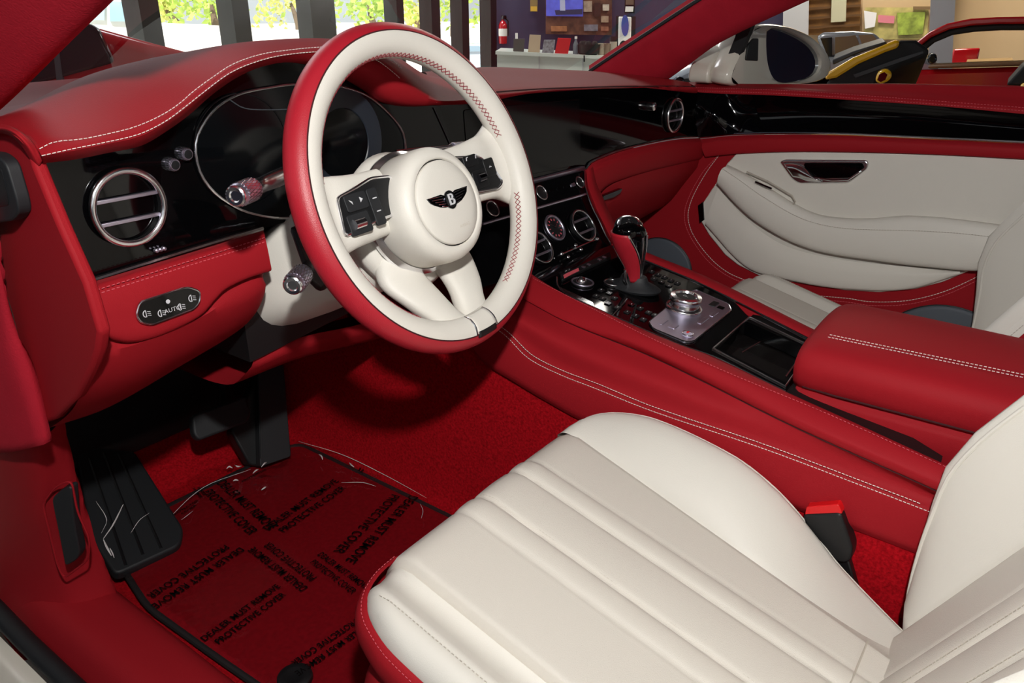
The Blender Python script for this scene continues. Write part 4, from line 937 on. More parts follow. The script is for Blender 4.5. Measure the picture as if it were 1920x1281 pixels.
    s_ = MB(); stitch(s_, [r[8]+Vector((0, 0, 0.001)) for r in rows[4:]], 0.0032, 0.0024, 0.0006); s_.build('bolster_stitching', M['beigethread'], ob_, smooth=False)
    # red skirt around the outer side and front corner
    sk = []
    for x_off, h in ((0.0, -0.019), (0.005, -0.022), (0.0095, -0.031), (0.009, -0.047), (0.001, -0.066)):
        line_ = []
        for s, xx in ((0.004, -0.570), (0.006, -0.598), (0.014, -0.622), (0.030, -0.640), (0.052, -0.650), (0.080, -0.6555), (0.18, -0.657), (0.28, -0.657), (0.455, -0.657)):
            d = Vector((-1, 0.0)) if s > 0.07 else (Vector((-0.7, 0.7)) if s > 0.01 else Vector((-0.2, 1.0)))
            line_.append(T(SP.p(xx+d.x*x_off, -s+d.y*x_off, h)))
        sk.append(line_)
    skirt = loft('seat_skirt', sk, M['red'], seat, 60, 5, angle=80)
    s_ = MB(); stitch(s_, cr([q+Vector((-0.001*fx, 0, 0.001)) for q in sk[1]], 40), 0.003, 0.0022, 0.0005); s_.build('skirt_stitching', M['redthread'], skirt, smooth=False)
    # seat base
    bs = []
    for z, k in ((-0.055, 0.0), (-0.075, 0.018), (-0.12, 0.026), (-0.20, 0.014), (-0.29, 0.0)):
        bs.append([T(SP.p(x+dx*k, -s+ds*k, z)) for x, s, dx, ds in ((-0.58, 0.045, 0, 0.6), (-0.625, 0.055, -0.5, 0.6), (-0.645, 0.085, -0.9, 0.2), (-0.650, 0.14, -1, 0), (-0.650, 0.25, -1, 0), (-0.650, 0.45, -1, 0))])
    loft('seat_base_cover', bs, M['red'], seat, 50, 6, angle=80)
    fb = MB(); fb.grid([[T(P3(x, -0.16, 0.17)) for x in (-0.62, -0.2)], [T(P3(x, -0.20, 0.04)) for x in (-0.60, -0.22)]]); fb.build('seat_frame', M['plastic'], seat, solid=0.02)
    # backrest
    us = [-0.13, -0.09, -0.06, -0.03, 0.0, 0.03, 0.07, 0.11, 0.15, 0.20, 0.26, 0.33, 0.40, 0.48, 0.55, 0.60, 0.63]
    htab = [(-0.13, -0.075), (-0.053, -0.027), (-0.02, -0.007), (0.021, 0.022), (0.07, 0.051), (0.107, 0.070), (0.144, 0.088), (0.18, 0.095), (0.225, 0.097), (0.26, 0.093), (0.4, 0.078), (0.55, 0.055), (0.63, 0.03)]
    G2 = [-0.346, -0.388, -0.452, -0.492]
    def bx(x): return -(x+0.25)
    rows = []
    for u in us:
        row = []
        for i in range(nx):
            t = i/(nx-1); x = lerp(-0.603, -0.25, t); g = 0
            for gx in G2: g -= 0.0035*math.exp(-((x-gx)/0.003)**2)
            for a, b in ((G2[3], G2[2]), (G2[2], G2[1]), (G2[1], G2[0])):
                if a < x < b: g += 0.004*math.sin(math.pi*(x-a)/(b-a))**0.6
            ed = min(t, 1-t)*0.353
            row.append(TB(BP.p(bx(x), u, g+0.006*math.sin(math.pi*t)**0.4-0.006*math.exp(-(ed/0.004)**2)-(0.05*((u-0.55)/0.1)**2 if u > 0.55 else 0))))
        rows.append(row)
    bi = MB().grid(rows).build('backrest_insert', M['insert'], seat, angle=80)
    for gx in (G2[1], G2[2]):
        s_ = MB(); stitch(s_, [TB(BP.p(bx(gx+0.0045), u, 0.0085)) for u in us[:-2]], 0.0034, 0.0018, 0.0006); s_.build('insert_stitching', M['beigethread'], bi, smooth=False)
    backs = []
    for sd in (1, -1):
        bpf = cr([(0.0, -0.02, 0.0), (0.0, -0.004, 0.0), (0.12, 0.004, 0.10), (0.35, 0.008, 0.34), (0.6, 0.008, 0.64), (0.82, 0.004, 0.88), (0.95, 0, 0.98), (1.0, -0.004, 1.0), (1.08, -0.005, 0.99), (1.14, -0.011, 0.98), (1.18, -0.018, 0.97)], 30)
        rows = [[TB(BP.p(bx((-0.25+0.05*t) if sd > 0 else (-0.603-0.046*t)), u, h0+min(0, 1.7*interp(u, htab))*(1-k)+(interp(u, htab)+(0 if sd > 0 or fx > 0 else 0.028*smooth((u+0.05)/0.1)+0.035*smooth((u-0.06)/0.16)))*k-(0.05*((u-0.55)/0.1)**2 if u > 0.55 else 0))) for t, h0, k in bpf] for u in us]
        bb = MB().grid(rows).build('backrest_bolster', M['cream'], seat, angle=80)
        MB().tube(cr([r[21] for r in rows], 50), 0.0024, 8).build('piping', M['cream'], bb)
        lastr = [r[-1] for r in rows]
        wd = 0.016 if sd > 0 else 0.02
        MB().grid([lastr, [q+Vector((0.005*fx*sd, 0, 0))+BP.n*-wd*0.5 for q in lastr], [q+Vector((0.006*fx*sd, 0, 0))+BP.n*-wd for q in lastr]]).build('bolster_side', M['cream'], bb, angle=80)
        MB().grid([[q+Vector((0.006*fx*sd, 0, 0))+BP.n*-wd for q in lastr], [q+Vector((0.003*fx*sd, 0, 0))+BP.n*-(wd+0.05) for q in lastr], [q+Vector((-0.02*fx*sd, 0, 0))+BP.n*-0.22 for q in lastr]]).build('backrest_side', M['red'], seat, angle=80)
        backs.append([q+Vector((-0.02*fx*sd, 0, 0))+BP.n*-0.22 for q in lastr])
        sb_ = MB(); stitch(sb_, [q+Vector((0.0062*fx*sd, 0, 0))+BP.n*-wd*0.45 for q in lastr], 0.0036, 0.0018, 0.0006); sb_.build('bolster_stitching', M['beigethread'], bb, smooth=False)
        s_ = MB()
        for k_ in (wd+0.008, wd+0.014): stitch(s_, [q+Vector((0.0062*fx*sd, 0, 0))+BP.n*-k_ for q in lastr], 0.004, 0.002, 0.0006)
        s_.build('side_stitching', M['seam'], seat, smooth=False)
    mid_ = [(a+b)/2+BP.n*-0.04 for a, b in zip(*backs)]
    MB().grid(rails([[q for q in backs[0]], mid_, backs[1]], 16, 5)).build('seat_back_shell', M['red'], seat, angle=80)
    tp_ = [TB(BP.p(bx(x), 0.63, -0.03)) for x in (-0.603, -0.43, -0.25)]; bt_ = [backs[1][-1], mid_[-1], backs[0][-1]]
    MB().grid(rails([tp_, [(a+b)/2+BP.e2*0.035 for a, b in zip(tp_, bt_)], bt_], 16, 5)).build('backrest_top', M['cream'], seat, angle=80)
    hr_ = []
    for k in range(9):
        zz = lerp(0.67, 0.85, k/8); kk = math.sin(math.pi*lerp(0.12, 0.88, k/8))**0.35
        hr_.append([TB(BP.p(bx(-0.43+0.115*kk*math.copysign(abs(math.cos(a_))**0.6, math.cos(a_))), zz, -0.07+0.05*kk*math.copysign(abs(math.sin(a_))**0.8, math.sin(a_)))) for a_ in np.linspace(0, 2*math.pi, 29)[:-1]])
    hm = MB(); hm.grid(hr_, cu=True); hm.f.append(tuple(range(28))); hm.f.append(tuple(len(hm.v)-28+i for i in range(28)))
    hm.build('headrest', M['cream'], seat, angle=70)
    for xh in (-0.47, -0.39): MB().tube([TB(BP.p(bx(xh), 0.58, -0.07)), TB(BP.p(bx(xh), 0.70, -0.07))], 0.006, 8).build('headrest_post', M['chrome'], seat)
    MB().tube([T(SP.p(lerp(-0.58, xr(0.42), t), -0.42, 0.0028+0.004*math.sin(math.pi*t)**0.3)) for t in np.linspace(0.02, 0.98, 30)], 0.0011, 6).build('cross_seam', M['beigethread'], cush)
    return seat
make_seat('driver_seat', 'large cream driver seat in front with fluted cushion and red skirt', 1, (0, 0, 0))
make_seat('passenger_seat', 'cream passenger seat on the far side beyond the red centre console', -1, (-0.005, 0.072, -0.03), (0, -0.037, 0))
# ================================================================ passenger door
door = thing('passenger_door', 'closed passenger door with cream armrest panel, black veneer strip and red top', 'car door', (0.72, -0.3, 0.0))
DR = Frame((0.683, 0, 0.5), (0, -1, 0), Z_)
def dx(pts, x): return [onX(a, b, x) for a, b in pts]
tp = [(1282, 155), (1381, 158), (1515, 158), (1683, 157), (1920, 162), (2060, 167)]
tc_ = [(1305, 165), (1481, 171), (1616, 180), (1750, 190), (1920, 203), (2060, 215)]
tb_ = [(1306, 175), (1448, 179), (1616, 189), (1760, 199), (1920, 214), (2060, 227)]
rt = loft('door_top_roll', [[q+P3(0.02, 0, -0.03) for q in dx(tp, 0.745)], dx(tp, 0.735), dx([(1300, 160), (1481, 165), (1616, 170), (1750, 176), (1920, 186), (2060, 194)], 0.705), dx(tc_, 0.684), dx(tb_, 0.682), [q+P3(0.01, 0, 0.0) for q in dx(tb_, 0.682)]], M['red'], door, 60, 5, angle=70)
s = MB()
for dy in (0, 6): stitch(s, [q+P3(-0.0015, 0, 0.001) for q in cr(dx([(x, y+dy) for x, y in tc_], 0.6825), 50)], 0.0038, 0.0026, 0.0006)
s.build('roll_stitching', M['redthread'], rt, smooth=False)
vb = [(1311, 258), (1381, 251), (1548, 250), (1716, 257), (1920, 267), (2060, 276)]
vm = [(1308, 215), (1400, 213), (1548, 213), (1716, 222), (1920, 240), (2060, 250)]
vt = loft('door_veneer', [dx(tb_, 0.690), [q+P3(0.02, 0, 0) if i == 0 else q for i, q in enumerate(dx(vm, 0.700))], dx(vb, 0.686)], M['black'], door, 60, 8, angle=80)
# swept lacquer corner where the veneer meets the dash
loft('veneer_corner', [[onX(1300, 172, 0.66), onX(1322, 174, 0.672), onX(1360, 176, 0.684), onX(1410, 178, 0.688)], [onX(1303, 215, 0.655), onX(1338, 214, 0.660), onX(1376, 213, 0.684), onX(1420, 213, 0.697)], [onX(1309, 258, 0.66), onX(1345, 254, 0.668), onX(1390, 251, 0.680), onX(1440, 250, 0.685)]], M['black'], door, 30, 8, angle=80)
MB().tube(cr(dx(vb, 0.679), 50), 0.0026, 8).build('veneer_trim', M['chrome'], door)
bb_ = [(1322, 294), (1381, 288), (1481, 284), (1616, 285), (1770, 290), (1920, 298), (2060, 306)]
loft('door_band', [dx([(1312, 261), (1381, 254), (1548, 253), (1716, 260), (1920, 270), (2060, 279)], 0.682), dx([(1314, 272), (1381, 265), (1548, 263), (1716, 270), (1920, 280), (2060, 289)], 0.670), dx(bb_, 0.672), [q+P3(0.014, 0, 0) for q in dx(bb_, 0.672)]], M['red'], door, 50, 6, angle=60)
# red carrier panel
ro = DR.abs_([(1322, 262), (1290, 290), (1200, 330), (1130, 400), (1080, 520), (1150, 700), (1400, 860), (2060, 800), (2060, 290)], -0.004)
carrier = MB().slab(DR, ro, -0.03, -0.004).build('door_carrier', M['red'], door, smooth=False)
for off in (0, 7):
    pts = [(1349-off*0.2, 290), (1324-off, 324), (1297-off, 374), (1290-off, 408), (1300-off, 441), (1330-off, 482+off*0.4), (1360-off*0.8, 508+off*0.5), (1391-off*0.6, 523+off*0.7), (1450, 541+off), (1520, 553+off), (1592, 560+off), (1632, 566+off), (1699, 564+off), (1767, 548+off), (1834, 518+off), (1900, 480+off)]
    s = MB(); stitch(s, cr(DR.ws(pts, -0.0032), 90), 0.0052, 0.0018, 0.0009); s.build('carrier_stitching', M['thread'] if off == 0 else M['redthread'], carrier, smooth=False)
# cream card
card_px = [(1381, 288), (1364, 306), (1344, 341), (1316, 384), (1314, 414), (1330, 441), (1360, 478), (1384, 497), (1424, 517), (1480, 528), (1538, 536), (1582, 544), (1649, 548), (1716, 542), (1767, 529), (1817, 508), (1870, 480), (1960, 430), (2060, 400), (2060, 306), (1920, 298), (1770, 290), (1616, 285), (1481, 284)]
card = MB().slab(DR, roundpoly(DR.abs_(card_px), 0.004, 3), -0.006, 0.002).build('door_card', M['cream'], door, bevel=0.003, seg=3)
# pocket front below the armrest
pk_ = [dx([(1346, 352), (1400, 412), (1470, 460), (1570, 486), (1700, 500), (1800, 508)], 0.676), dx([(1330, 395), (1395, 450), (1470, 492), (1570, 510), (1700, 517), (1800, 511)], 0.668), dx([(1322, 420), (1400, 500), (1480, 524), (1580, 540), (1700, 541), (1800, 514)], 0.670), dx([(1322, 420), (1400, 501), (1480, 526), (1580, 542), (1700, 543), (1800, 515)], 0.684)]
loft('door_pocket', pk_, M['cream'], door, 40, 6, angle=60)
a0 = [(1364, 308), (1391, 321), (1440, 350), (1495, 384), (1535, 401), (1582, 408), (1632, 409), (1683, 405), (1710, 404), (1783, 409), (1920, 427), (2060, 450)]
a1 = [(1354, 316), (1384, 336), (1432, 370), (1488, 403), (1530, 419), (1580, 428), (1632, 431), (1690, 432), (1740, 434), (1800, 438), (1920, 452), (2060, 475)]
a2 = [(1347, 330), (1381, 364), (1420, 398), (1470, 426), (1520, 446), (1575, 460), (1640, 469), (1700, 475), (1760, 480), (1830, 485), (1920, 490), (2060, 500)]
a3 = [(1344, 344), (1381, 384), (1414, 413), (1465, 444), (1515, 465), (1565, 477), (1649, 489), (1700, 496), (1750, 501), (1817, 507), (1910, 506), (2060, 510)]
arm_d = loft('door_armrest', [dx(a0, 0.684), dx([(x-2, y+4) for x, y in a0], 0.660), dx(a1, 0.651), dx(a2, 0.646), dx(a3, 0.653), dx([(x+1, y-3) for x, y in a3], 0.684)], M['cream'], door, 60, 6, angle=70)
s = MB(); stitch(s, [q+P3(-0.001, 0, 0.001) for q in cr(dx([(x, y+0.5) for x, y in a1], 0.6495), 60)], 0.004, 0.002, 0.0005); s.build('armrest_stitching', M['beigethread'], arm_d, smooth=False)
AFm = Frame(onX(1455, 355, 0.655), (-0.15, -1, -0.2), (0.6, -0.1, 0.8))
pc_ = roundpoly(DR.abs_([(1398, 322), (1420, 326), (1486, 368), (1492, 380), (1484, 386), (1420, 350)], 0.03), 0.01)
MB().tube([onX(x, y, 0.662) for x, y in ((1400, 322), (1440, 340), (1485, 367), (1491, 378), (1486, 386))], 0.0016, 6).build('pull_pocket_lip', M['beigethread'], arm_d)
MB().tube([onX(x, y, 0.648) for x, y in ((1416, 341), (1430, 347), (1447, 354))], 0.0022, 6).build('window_switch', M['gunmetal'], arm_d)
# inner handle
ho = roundpoly(DR.abs_([(1461, 304), (1470, 299), (1624, 300), (1629, 306), (1626, 317), (1597, 340), (1588, 344), (1498, 345), (1484, 336)], 0.006), 0.008)
hbz = MB().slab(DR, ho, 0.0, 0.006).build('door_handle_bezel', M['chrome'], door, bevel=0.003, seg=3)
hr = roundpoly(DR.abs_([(1505, 306), (1618, 306), (1621, 315), (1592, 334), (1530, 335), (1512, 322)], 0.008), 0.007)
MB().slab(DR, hr, 0.004, 0.0072).build('handle_recess', M['black'], hbz, bevel=0.001)
lv = [dx([(1470, 306), (1488, 306), (1506, 312), (1524, 328)], 0.673), dx([(1474, 314), (1490, 316), (1508, 326), (1530, 337)], 0.664), dx([(1486, 332), (1498, 334), (1514, 340), (1540, 342)], 0.672)]
loft('door_release_lever', lv, M['chrome'], hbz, 20, 5, solid=0.003, angle=80)
MB().tube(dx([(1524, 333), (1560, 338), (1590, 337), (1612, 322)], 0.673), 0.0022, 6).build('recess_trim', M['chrome'], hbz)
for x in (1582, 1592, 1602):
    MB().slab(DR, [(DR.ab(x, 316, 0.008)[0]+p, DR.ab(x, 316, 0.008)[1]+q) for p, q in rrect(0.004, 0.006, 0.001)], 0.0068, 0.0078).build('lock_button', M['gunmetal'], hbz)
# hinge side latch, speakers
MB().slab(DR, DR.abs_([(1310, 385), (1319, 378), (1321, 412), (1313, 418)], 0.002), -0.004, 0.006).build('door_edge_clip', M['gunmetal'], door)
for (cx, cy, yt) in ((1238, 508, 446), (1762, 690, 570)):
    a, b = DR.ab(cx, cy); r = DR.ab(cx, yt)[1]-b
    sp = MB().lathe(DR, [(r, -0.004), (r, 0.002), (r*0.98, 0.005), (r*0.94, 0.006), (0.001, 0.010)], 56, a, b).build('speaker_grille', M['greygrille'], door, angle=60)
    MB().tube([DR.p(a+r*1.0*math.cos(2*math.pi*k/56), b+r*1.0*math.sin(2*math.pi*k/56), 0.001) for k in range(56)], 0.0018, 6, closed=True).build('grille_rim', M['plastic'], sp)
# quarter light post and window glass
MB().prism([onX(1343, 158, 0.735), onX(1364, 158, 0.735), onX(1404, 62, 0.70), onX(1420, 20, 0.685), onX(1392, 20, 0.685), onX(1378, 70, 0.70)], [onX(1343, 158, 0.735)+P3(0.02, 0, 0), onX(1364, 158, 0.735)+P3(0.02, 0, 0), onX(1404, 62, 0.70)+P3(0.02, 0, 0), onX(1420, 20, 0.685)+P3(0.02, 0, 0), onX(1392, 20, 0.685)+P3(0.02, 0, 0), onX(1378, 70, 0.70)+P3(0.02, 0, 0)]).build('quarter_light_post', M['rubber'], door)
wg = [[P3(0.745, 0.26, 0.655), P3(0.745, -0.2, 0.655), P3(0.745, -0.75, 0.665)], [P3(0.70, 0.08, 0.80), P3(0.70, -0.2, 0.81), P3(0.70, -0.75, 0.82)], [P3(0.63, -0.1, 0.94), P3(0.63, -0.3, 0.97), P3(0.63, -0.75, 0.98)]]
loft('door_window', wg, M['glass'], door, 20, 5, angle=80)
# wing mirror on the far door
MF = Frame((0.86, 0.10, 0.72), X_, (0.0, 0.0, 1))
MF = Frame(onX(1500, 105, 1.04), (1, -0.10, 0), Z_)
def mpx(pts, h=0.0): return MF.abs_(pts, h)
hpx = [(1366, 154), (1404, 62), (1412, 52), (1436, 46), (1462, 47), (1490, 54), (1522, 70), (1546, 94), (1558, 118), (1553, 140), (1534, 152), (1500, 157), (1440, 158)]
gl = [(1436, 58), (1446, 53), (1462, 54), (1486, 62), (1512, 76), (1530, 92), (1539, 112), (1537, 130), (1524, 144), (1500, 152), (1470, 155), (1452, 150), (1442, 134), (1436, 105)]
def shr(pts, c, k): return [(c[0]+(x-c[0])*k, c[1]+(y-c[1])*k) for x, y in pts]
ho_ = cr(mpx(hpx), 70, closed=True); gi = cr(mpx(gl), 70, closed=True)
rows = [[MF.p(a, b, 0.0) for a, b in shr(ho_, (sum(q[0] for q in ho_)/70, sum(q[1] for q in ho_)/70), k)] for k in (1.0,)]
c_ = (sum(q[0] for q in ho_)/70, sum(q[1] for q in ho_)/70)
rows = [[MF.p(a, b, h) for a, b in shr(ho_, c_, k)] for h, k in ((-0.135, 0.05), (-0.13, 0.35), (-0.115, 0.62), (-0.085, 0.86), (-0.04, 0.99), (-0.008, 1.01), (0.0, 0.99), (0.003, 0.965))]
mir = MB().grid(rows, cu=True); mir.f.append(tuple(range(70)))
k0 = len(mir.v)-70
wing = mir.build('wing_mirror', M['whitepaint'], door, angle=60)
# face between shell edge and glass
def match(outer, inner):
    ca = (sum(q[0] for q in inner)/len(inner), sum(q[1] for q in inner)/len(inner)); n = 72; ro_, ri_ = [], []
    def hit(poly, an):
        dx_, dy_ = math.cos(an), math.sin(an); best = 0
        for i in range(len(poly)):
            (x1, y1), (x2, y2) = poly[i-1], poly[i]; ex, ey = x2-x1, y2-y1; den = dx_*ey-dy_*ex
            if abs(den) < 1e-12: continue
            t = ((x1-ca[0])*ey-(y1-ca[1])*ex)/den; u = ((x1-ca[0])*dy_-(y1-ca[1])*dx_)/den
            if t > 0 and -1e-6 <= u <= 1+1e-6: best = max(best, t)
        return (ca[0]+dx_*best, ca[1]+dy_*best)
    for k in range(n): ro_.append(hit(outer, 2*math.pi*k/n)); ri_.append(hit(inner, 2*math.pi*k/n))
    return ro_, ri_
o1, i1 = match(shr(ho_, c_, 0.965), gi)
MB().grid([[MF.p(a, b, 0.003) for a, b in o1], [MF.p(lerp(a[0], c[0], .5), lerp(a[1], c[1], .5), 0.005) for a, c in zip(o1, i1)], [MF.p(a, b, 0.002) for a, b in i1], [MF.p(a, b, -0.012) for a, b in i1]], cu=True).build('mirror_surround', M['whitepaint'], wing, angle=70)
MB().add([MF.p(a, b, -0.007-0.035*b) for a, b in i1], [tuple(range(72))]).build('mirror_glass', M['mirror'], wing, smooth=False)
MB().slab(MF, roundpoly(mpx([(1398, 113), (1402, 84), (1412, 72), (1421, 72), (1420, 114)], 0.006), 0.004), 0.003, 0.008).build('mirror_indicator', M['plastic'], wing, bevel=0.001)
# cap behind the post
cap_px = [(1318, 156), (1322, 126), (1338, 100), (1362, 80), (1384, 70), (1400, 70), (1370, 156)]
MB().slab(MF, roundpoly(mpx(cap_px, -0.06), 0.02), -0.10, -0.05).build('mirror_foot', M['whitepaint'], wing, bevel=0.02, seg=4)
# ================================================================ floor mat, protective film, pedals
FZ = Frame((0, 0, 0.004), X_, Y_)
mo = [(-0.198, 0.553), (-0.50, 0.566), (-0.598, 0.50), (-0.628, 0.36), (-0.625, 0.20), (-0.61, -0.22), (-0.21, -0.22)]
mo_r = roundpoly(mo[::-1], 0.03, 5)
mat_o = tag(MB().slab(FZ, mo_r, 0.0, 0.008).build('floor_mat', M['matcarpet'], None, bevel=0.002), 'dark red carpet floor mat with black bound edge in the driver footwell', 'floor mat')
bnd = MB().tube([FZ.p(a, b, 0.007) for a, b in mo_r], 0.0048, 8, closed=True).build('mat_binding', M['binding'], mat_o)
af = Frame(onZ(553, 1272, 0.014), X_, Y_)
MB().lathe(af, [(0.023, -0.003), (0.022, 0.004), (0.017, 0.007), (0.012, 0.006), (0.0004, 0.005)], 28).build('mat_fastener', M['plastic'], mat_o, angle=50)
# clear protective film
from mathutils import noise as _nz
def film_z(x, y):
    z = 0.0155
    e = max(0.0, (x+0.215)/0.05); z += 0.022*e*e
    q = _nz.noise(Vector((x*16, y*16, 1.3)))*0.5+_nz.noise(Vector((x*45, y*45, 4.1)))*0.35
    k = min(1, max(0, (x+0.27)/0.06))+min(1, max(0, (y-0.44)/0.08))+min(1, max(0, (-0.57-x)/0.05))
    return z+abs(q)*0.014*min(1.2, k)+q*0.0006
rows = []
for j in range(91):
    y = lerp(-0.15, 0.60, j/90); rows.append([])
    for i in range(71):
        x = lerp(-0.615+0.05*smooth((y-0.45)/0.12), -0.172, i/70); rows[-1].append(P3(x, y, film_z(x, y)))
film = thing('protective_film', 'crumpled clear plastic sheet printed with black notices over the red floor mat', 'plastic film', (-0.4, 0.25, 0.014))
MB().grid(rows).build('clear_sheet', M['film'], film, angle=80)
# raised creases coloured near-white, with the flash glints painted in
def crease(pts, r=0.0014):
    q = [onZ(x, y, z) for x, y, z in pts]
    return MB().tube(cr(q, 14), [r*(0.3+0.7*math.sin(math.pi*i/13)) for i in range(14)], 6).build('crease_glint', M['film_glint'], film)
M['film_glint'] = mat('painted_film_glint', '#efeaea', 0.15, spec=1.0)
M['film_glint'].node_tree.nodes['Principled BSDF'].inputs['Alpha'].default_value = 0.8
for c in ([(560, 828, 0.03), (640, 852, 0.035), (720, 890, 0.03), (800, 934, 0.03)], [(640, 905, 0.02), (680, 905, 0.022), (705, 912, 0.02)], [(340, 975, 0.02), (352, 966, 0.024), (362, 958, 0.02)],
          [(290, 1000, 0.03), (380, 915, 0.025), (470, 880, 0.025)], [(788, 945, 0.03), (793, 958, 0.03), (790, 972, 0.028)], [(230, 960, 0.04), (262, 990, 0.04), (300, 985, 0.035)]):
    crease(c, 0.0005)
for c in ([(425, 879, 0.035), (430, 875, 0.038), (436, 878, 0.035)],
          [(440, 872, 0.038), (446, 875, 0.04), (453, 874, 0.036)], [(474, 888, 0.035), (479, 883, 0.04), (485, 880, 0.036)], [(490, 876, 0.036), (495, 870, 0.04), (500, 867, 0.036)], [(437, 902, 0.026), (442, 900, 0.028), (447, 901, 0.026)],
          [(490, 919, 0.02), (494, 916, 0.022), (499, 913, 0.02)], [(598, 852, 0.03), (603, 856, 0.033), (605, 862, 0.03)], [(655, 868, 0.03), (660, 873, 0.032), (664, 876, 0.03)]):
    crease(c, 0.0014)  # short white strips, each a painted glint
def notice(x0, y0, x1, y1, flip=False, lines='DEALER MUST REMOVE\nPROTECTIVE COVER', z=0.0205, kk=1.0):
    a, b = onZ(x0, y0, z), onZ(x1, y1, z)
    d = (b-a); L_ = d.length; e1 = d.normalized()
    fr = Frame(((a+b)/2), (e1.x, e1.y, 0), (-e1.y, e1.x, 0))
    text_mesh('printed_notice', lines, fr, 0, 0, L_/8.8*kk, M['ink'], film, 0.0, squash=0.73/kk, spacing=1.25, bold=0.00018)
notice(500, 1003, 648, 900)
notice(393, 905, 503, 1003)
notice(452, 1018, 268, 1138)
notice(590, 1102, 478, 1018)
notice(380, 1212, 538, 1098)
notice(585, 1040, 684, 1112)
notice(768, 920, 632, 1056)
notice(690, 1160, 540, 1262)
notice(398, 950, 352, 895, lines='REMOVE\nCOVER', kk=0.45)
notice(300, 985, 398, 925, lines='PROTECTIVE\nCOVER', kk=0.6)
notice(660, 905, 700, 850, lines='MUST\nREMOVE', kk=0.45)
notice(430, 916, 520, 868, lines='PROTECTIVE', kk=0.6)

# foot rest
RF = Frame(onZ(215, 1072, 0.03), (1, 0, 0), (0, 0.93, 0.36))
rest = thing('foot_rest', 'black ribbed rubber foot rest at the left of the footwell', 'foot rest', tuple(onZ(260, 1040, 0.012)))
rest_ab = roundpoly(RF.abs_([(140, 835), (252, 845), (345, 992), (338, 1022), (216, 1078), (172, 1010)]), 0.012)
MB().slab(RF, rest_ab, -0.02, 0.0).build('rest_plate', M['rubber'], rest, bevel=0.004, seg=3)
for (x0, y0, x1, y1) in ((195, 850, 268, 1040), (222, 850, 302, 1028), (168, 860, 236, 1060)):
    MB().tube(RF.ws([(x0, y0), (x1, y1)], 0.0), 0.0026, 6).build('rest_rib', M['plastic'], rest)
for c, r_ in (([(231, 946), (212, 984), (194, 1010)], 0.0012), ([(194, 1012), (200, 1026), (209, 1042)], 0.0016), ([(206, 1028), (212, 1040), (214, 1046)], 0.001), ([(180, 940), (200, 975), (190, 1000)], 0.0005), ([(245, 1000), (262, 975), (280, 962)], 0.0005)):
    q = cr(RF.ws(c, 0.004), 12); MB().tube(q, [r_*(0.4+0.6*math.sin(math.pi*i/11)) for i in range(12)], 6).build('crease_glint', M['film_glint'], film)  # near-white strips over the foot rest, painted as film glints
# pedals
AF = Frame(onZ(515, 872, 0.025), (1, -0.12, 0), (0, 0.42, 0.9))
acc = thing('accelerator_pedal', 'tall black accelerator pedal hinged at the floor beside the tunnel', 'pedal', tuple(onZ(515, 872, 0.012)))
MB().slab(AF, roundpoly(AF.abs_([(484, 690), (532, 684), (546, 856), (488, 876)]), 0.005), -0.02, 0.0).build('pedal_pad', M['rubber'], acc, bevel=0.003)
MB().slab(AF, AF.abs_([(452, 760), (486, 700), (490, 876), (466, 872), (432, 812)], -0.025), -0.05, -0.02).build('pedal_arm', M['plastic'], acc, bevel=0.004)
MB().tube([AF.p(*AF.ab(488, 770), 0.001), AF.p(*AF.ab(489, 860), 0.001)], 0.0012, 6).build('pedal_rib', M['plastic'], acc)
BF_ = Frame(onY(415, 785, 0.50), (1, -0.1, 0), (0, 0.5, 0.87))
brk = thing('brake_pedal', 'wide black brake pedal pad hanging in the dark footwell', 'pedal', tuple(onY(415, 800, 0.50)))
MB().slab(BF_, roundpoly(BF_.abs_([(360, 779), (462, 742), (471, 776), (464, 792), (374, 826), (363, 815)]), 0.008), -0.02, 0.0).build('pedal_pad', M['rubber'], brk, bevel=0.004, seg=3)
MB().tube([onY(425, 775, 0.53), onY(425, 740, 0.58), onY(420, 690, 0.62), onY(415, 640, 0.64)], 0.013, 8).build('pedal_arm', M['plastic'], brk)
# ================================================================ showroom around the car
GZ = -0.30
def hd(px):
    """horizontal unit direction in which picture column px (at the horizon) looks"""
    d = ray(px, 20); return Vector((d.x, d.y, 0)).normalized()
def at(px, py, dist):
    """the point seen at (px, py) that lies dist metres away along the ground"""
    d = ray(px, py); return CAM + d*(dist/math.hypot(d.x, d.y))
def ext(mb, pts, dist, depth, slope=0.0, drop=0.0):
    """a solid whose near face is the given outline, standing at dist, depth metres thick"""
    cx = sum(p[0] for p in pts)/len(pts); v = hd(cx); sd = Vector((v.y, -v.x, 0))
    o = CAM+v*dist; n = (v+sd*slope).normalized(); f = []
    for x, y in pts:
        d = ray(x, y); f.append(CAM+d*((o-CAM).dot(n)/d.dot(n)))
    return mb.prism(f, [q+n*depth-Z_*drop for q in f])
def exto(name, pts, dist, depth, m_, parent=None, bevel=0.0, slope=0.0, drop=0.0, **k):
    return ext(MB(), pts, dist, depth, slope, drop).build(name, m_, parent, bevel=bevel, smooth=bool(bevel), **k)
M['purple'] = mat('indigo_wall_paint', '#3b3a58', 0.7, var=0.04, vscale=1.5)
M['beige'] = mat('warm_beige_paint', '#c8ab84', 0.7, var=0.05, vscale=1.0)
M['greywall'] = mat('pale_grey_paint', '#b7b7bb', 0.6)
M['mullion'] = mat('dark_bronze_mullion', '#151211', 0.5)
M['tile'] = mat('showroom_tile', '#8f8c88', 0.25, var=0.05, vscale=0.7)
M['ceil'] = mat('ceiling_panel', '#33333a', 0.8)
M['asphalt'] = mat('pale_concrete', '#d9d6cf', 0.9, var=0.06, vscale=0.4)
M['whitewall'] = mat('white_rendered_wall', '#f2f1ec', 0.9)
M['desk'] = mat('pale_green_counter', '#d6ded6', 0.3)
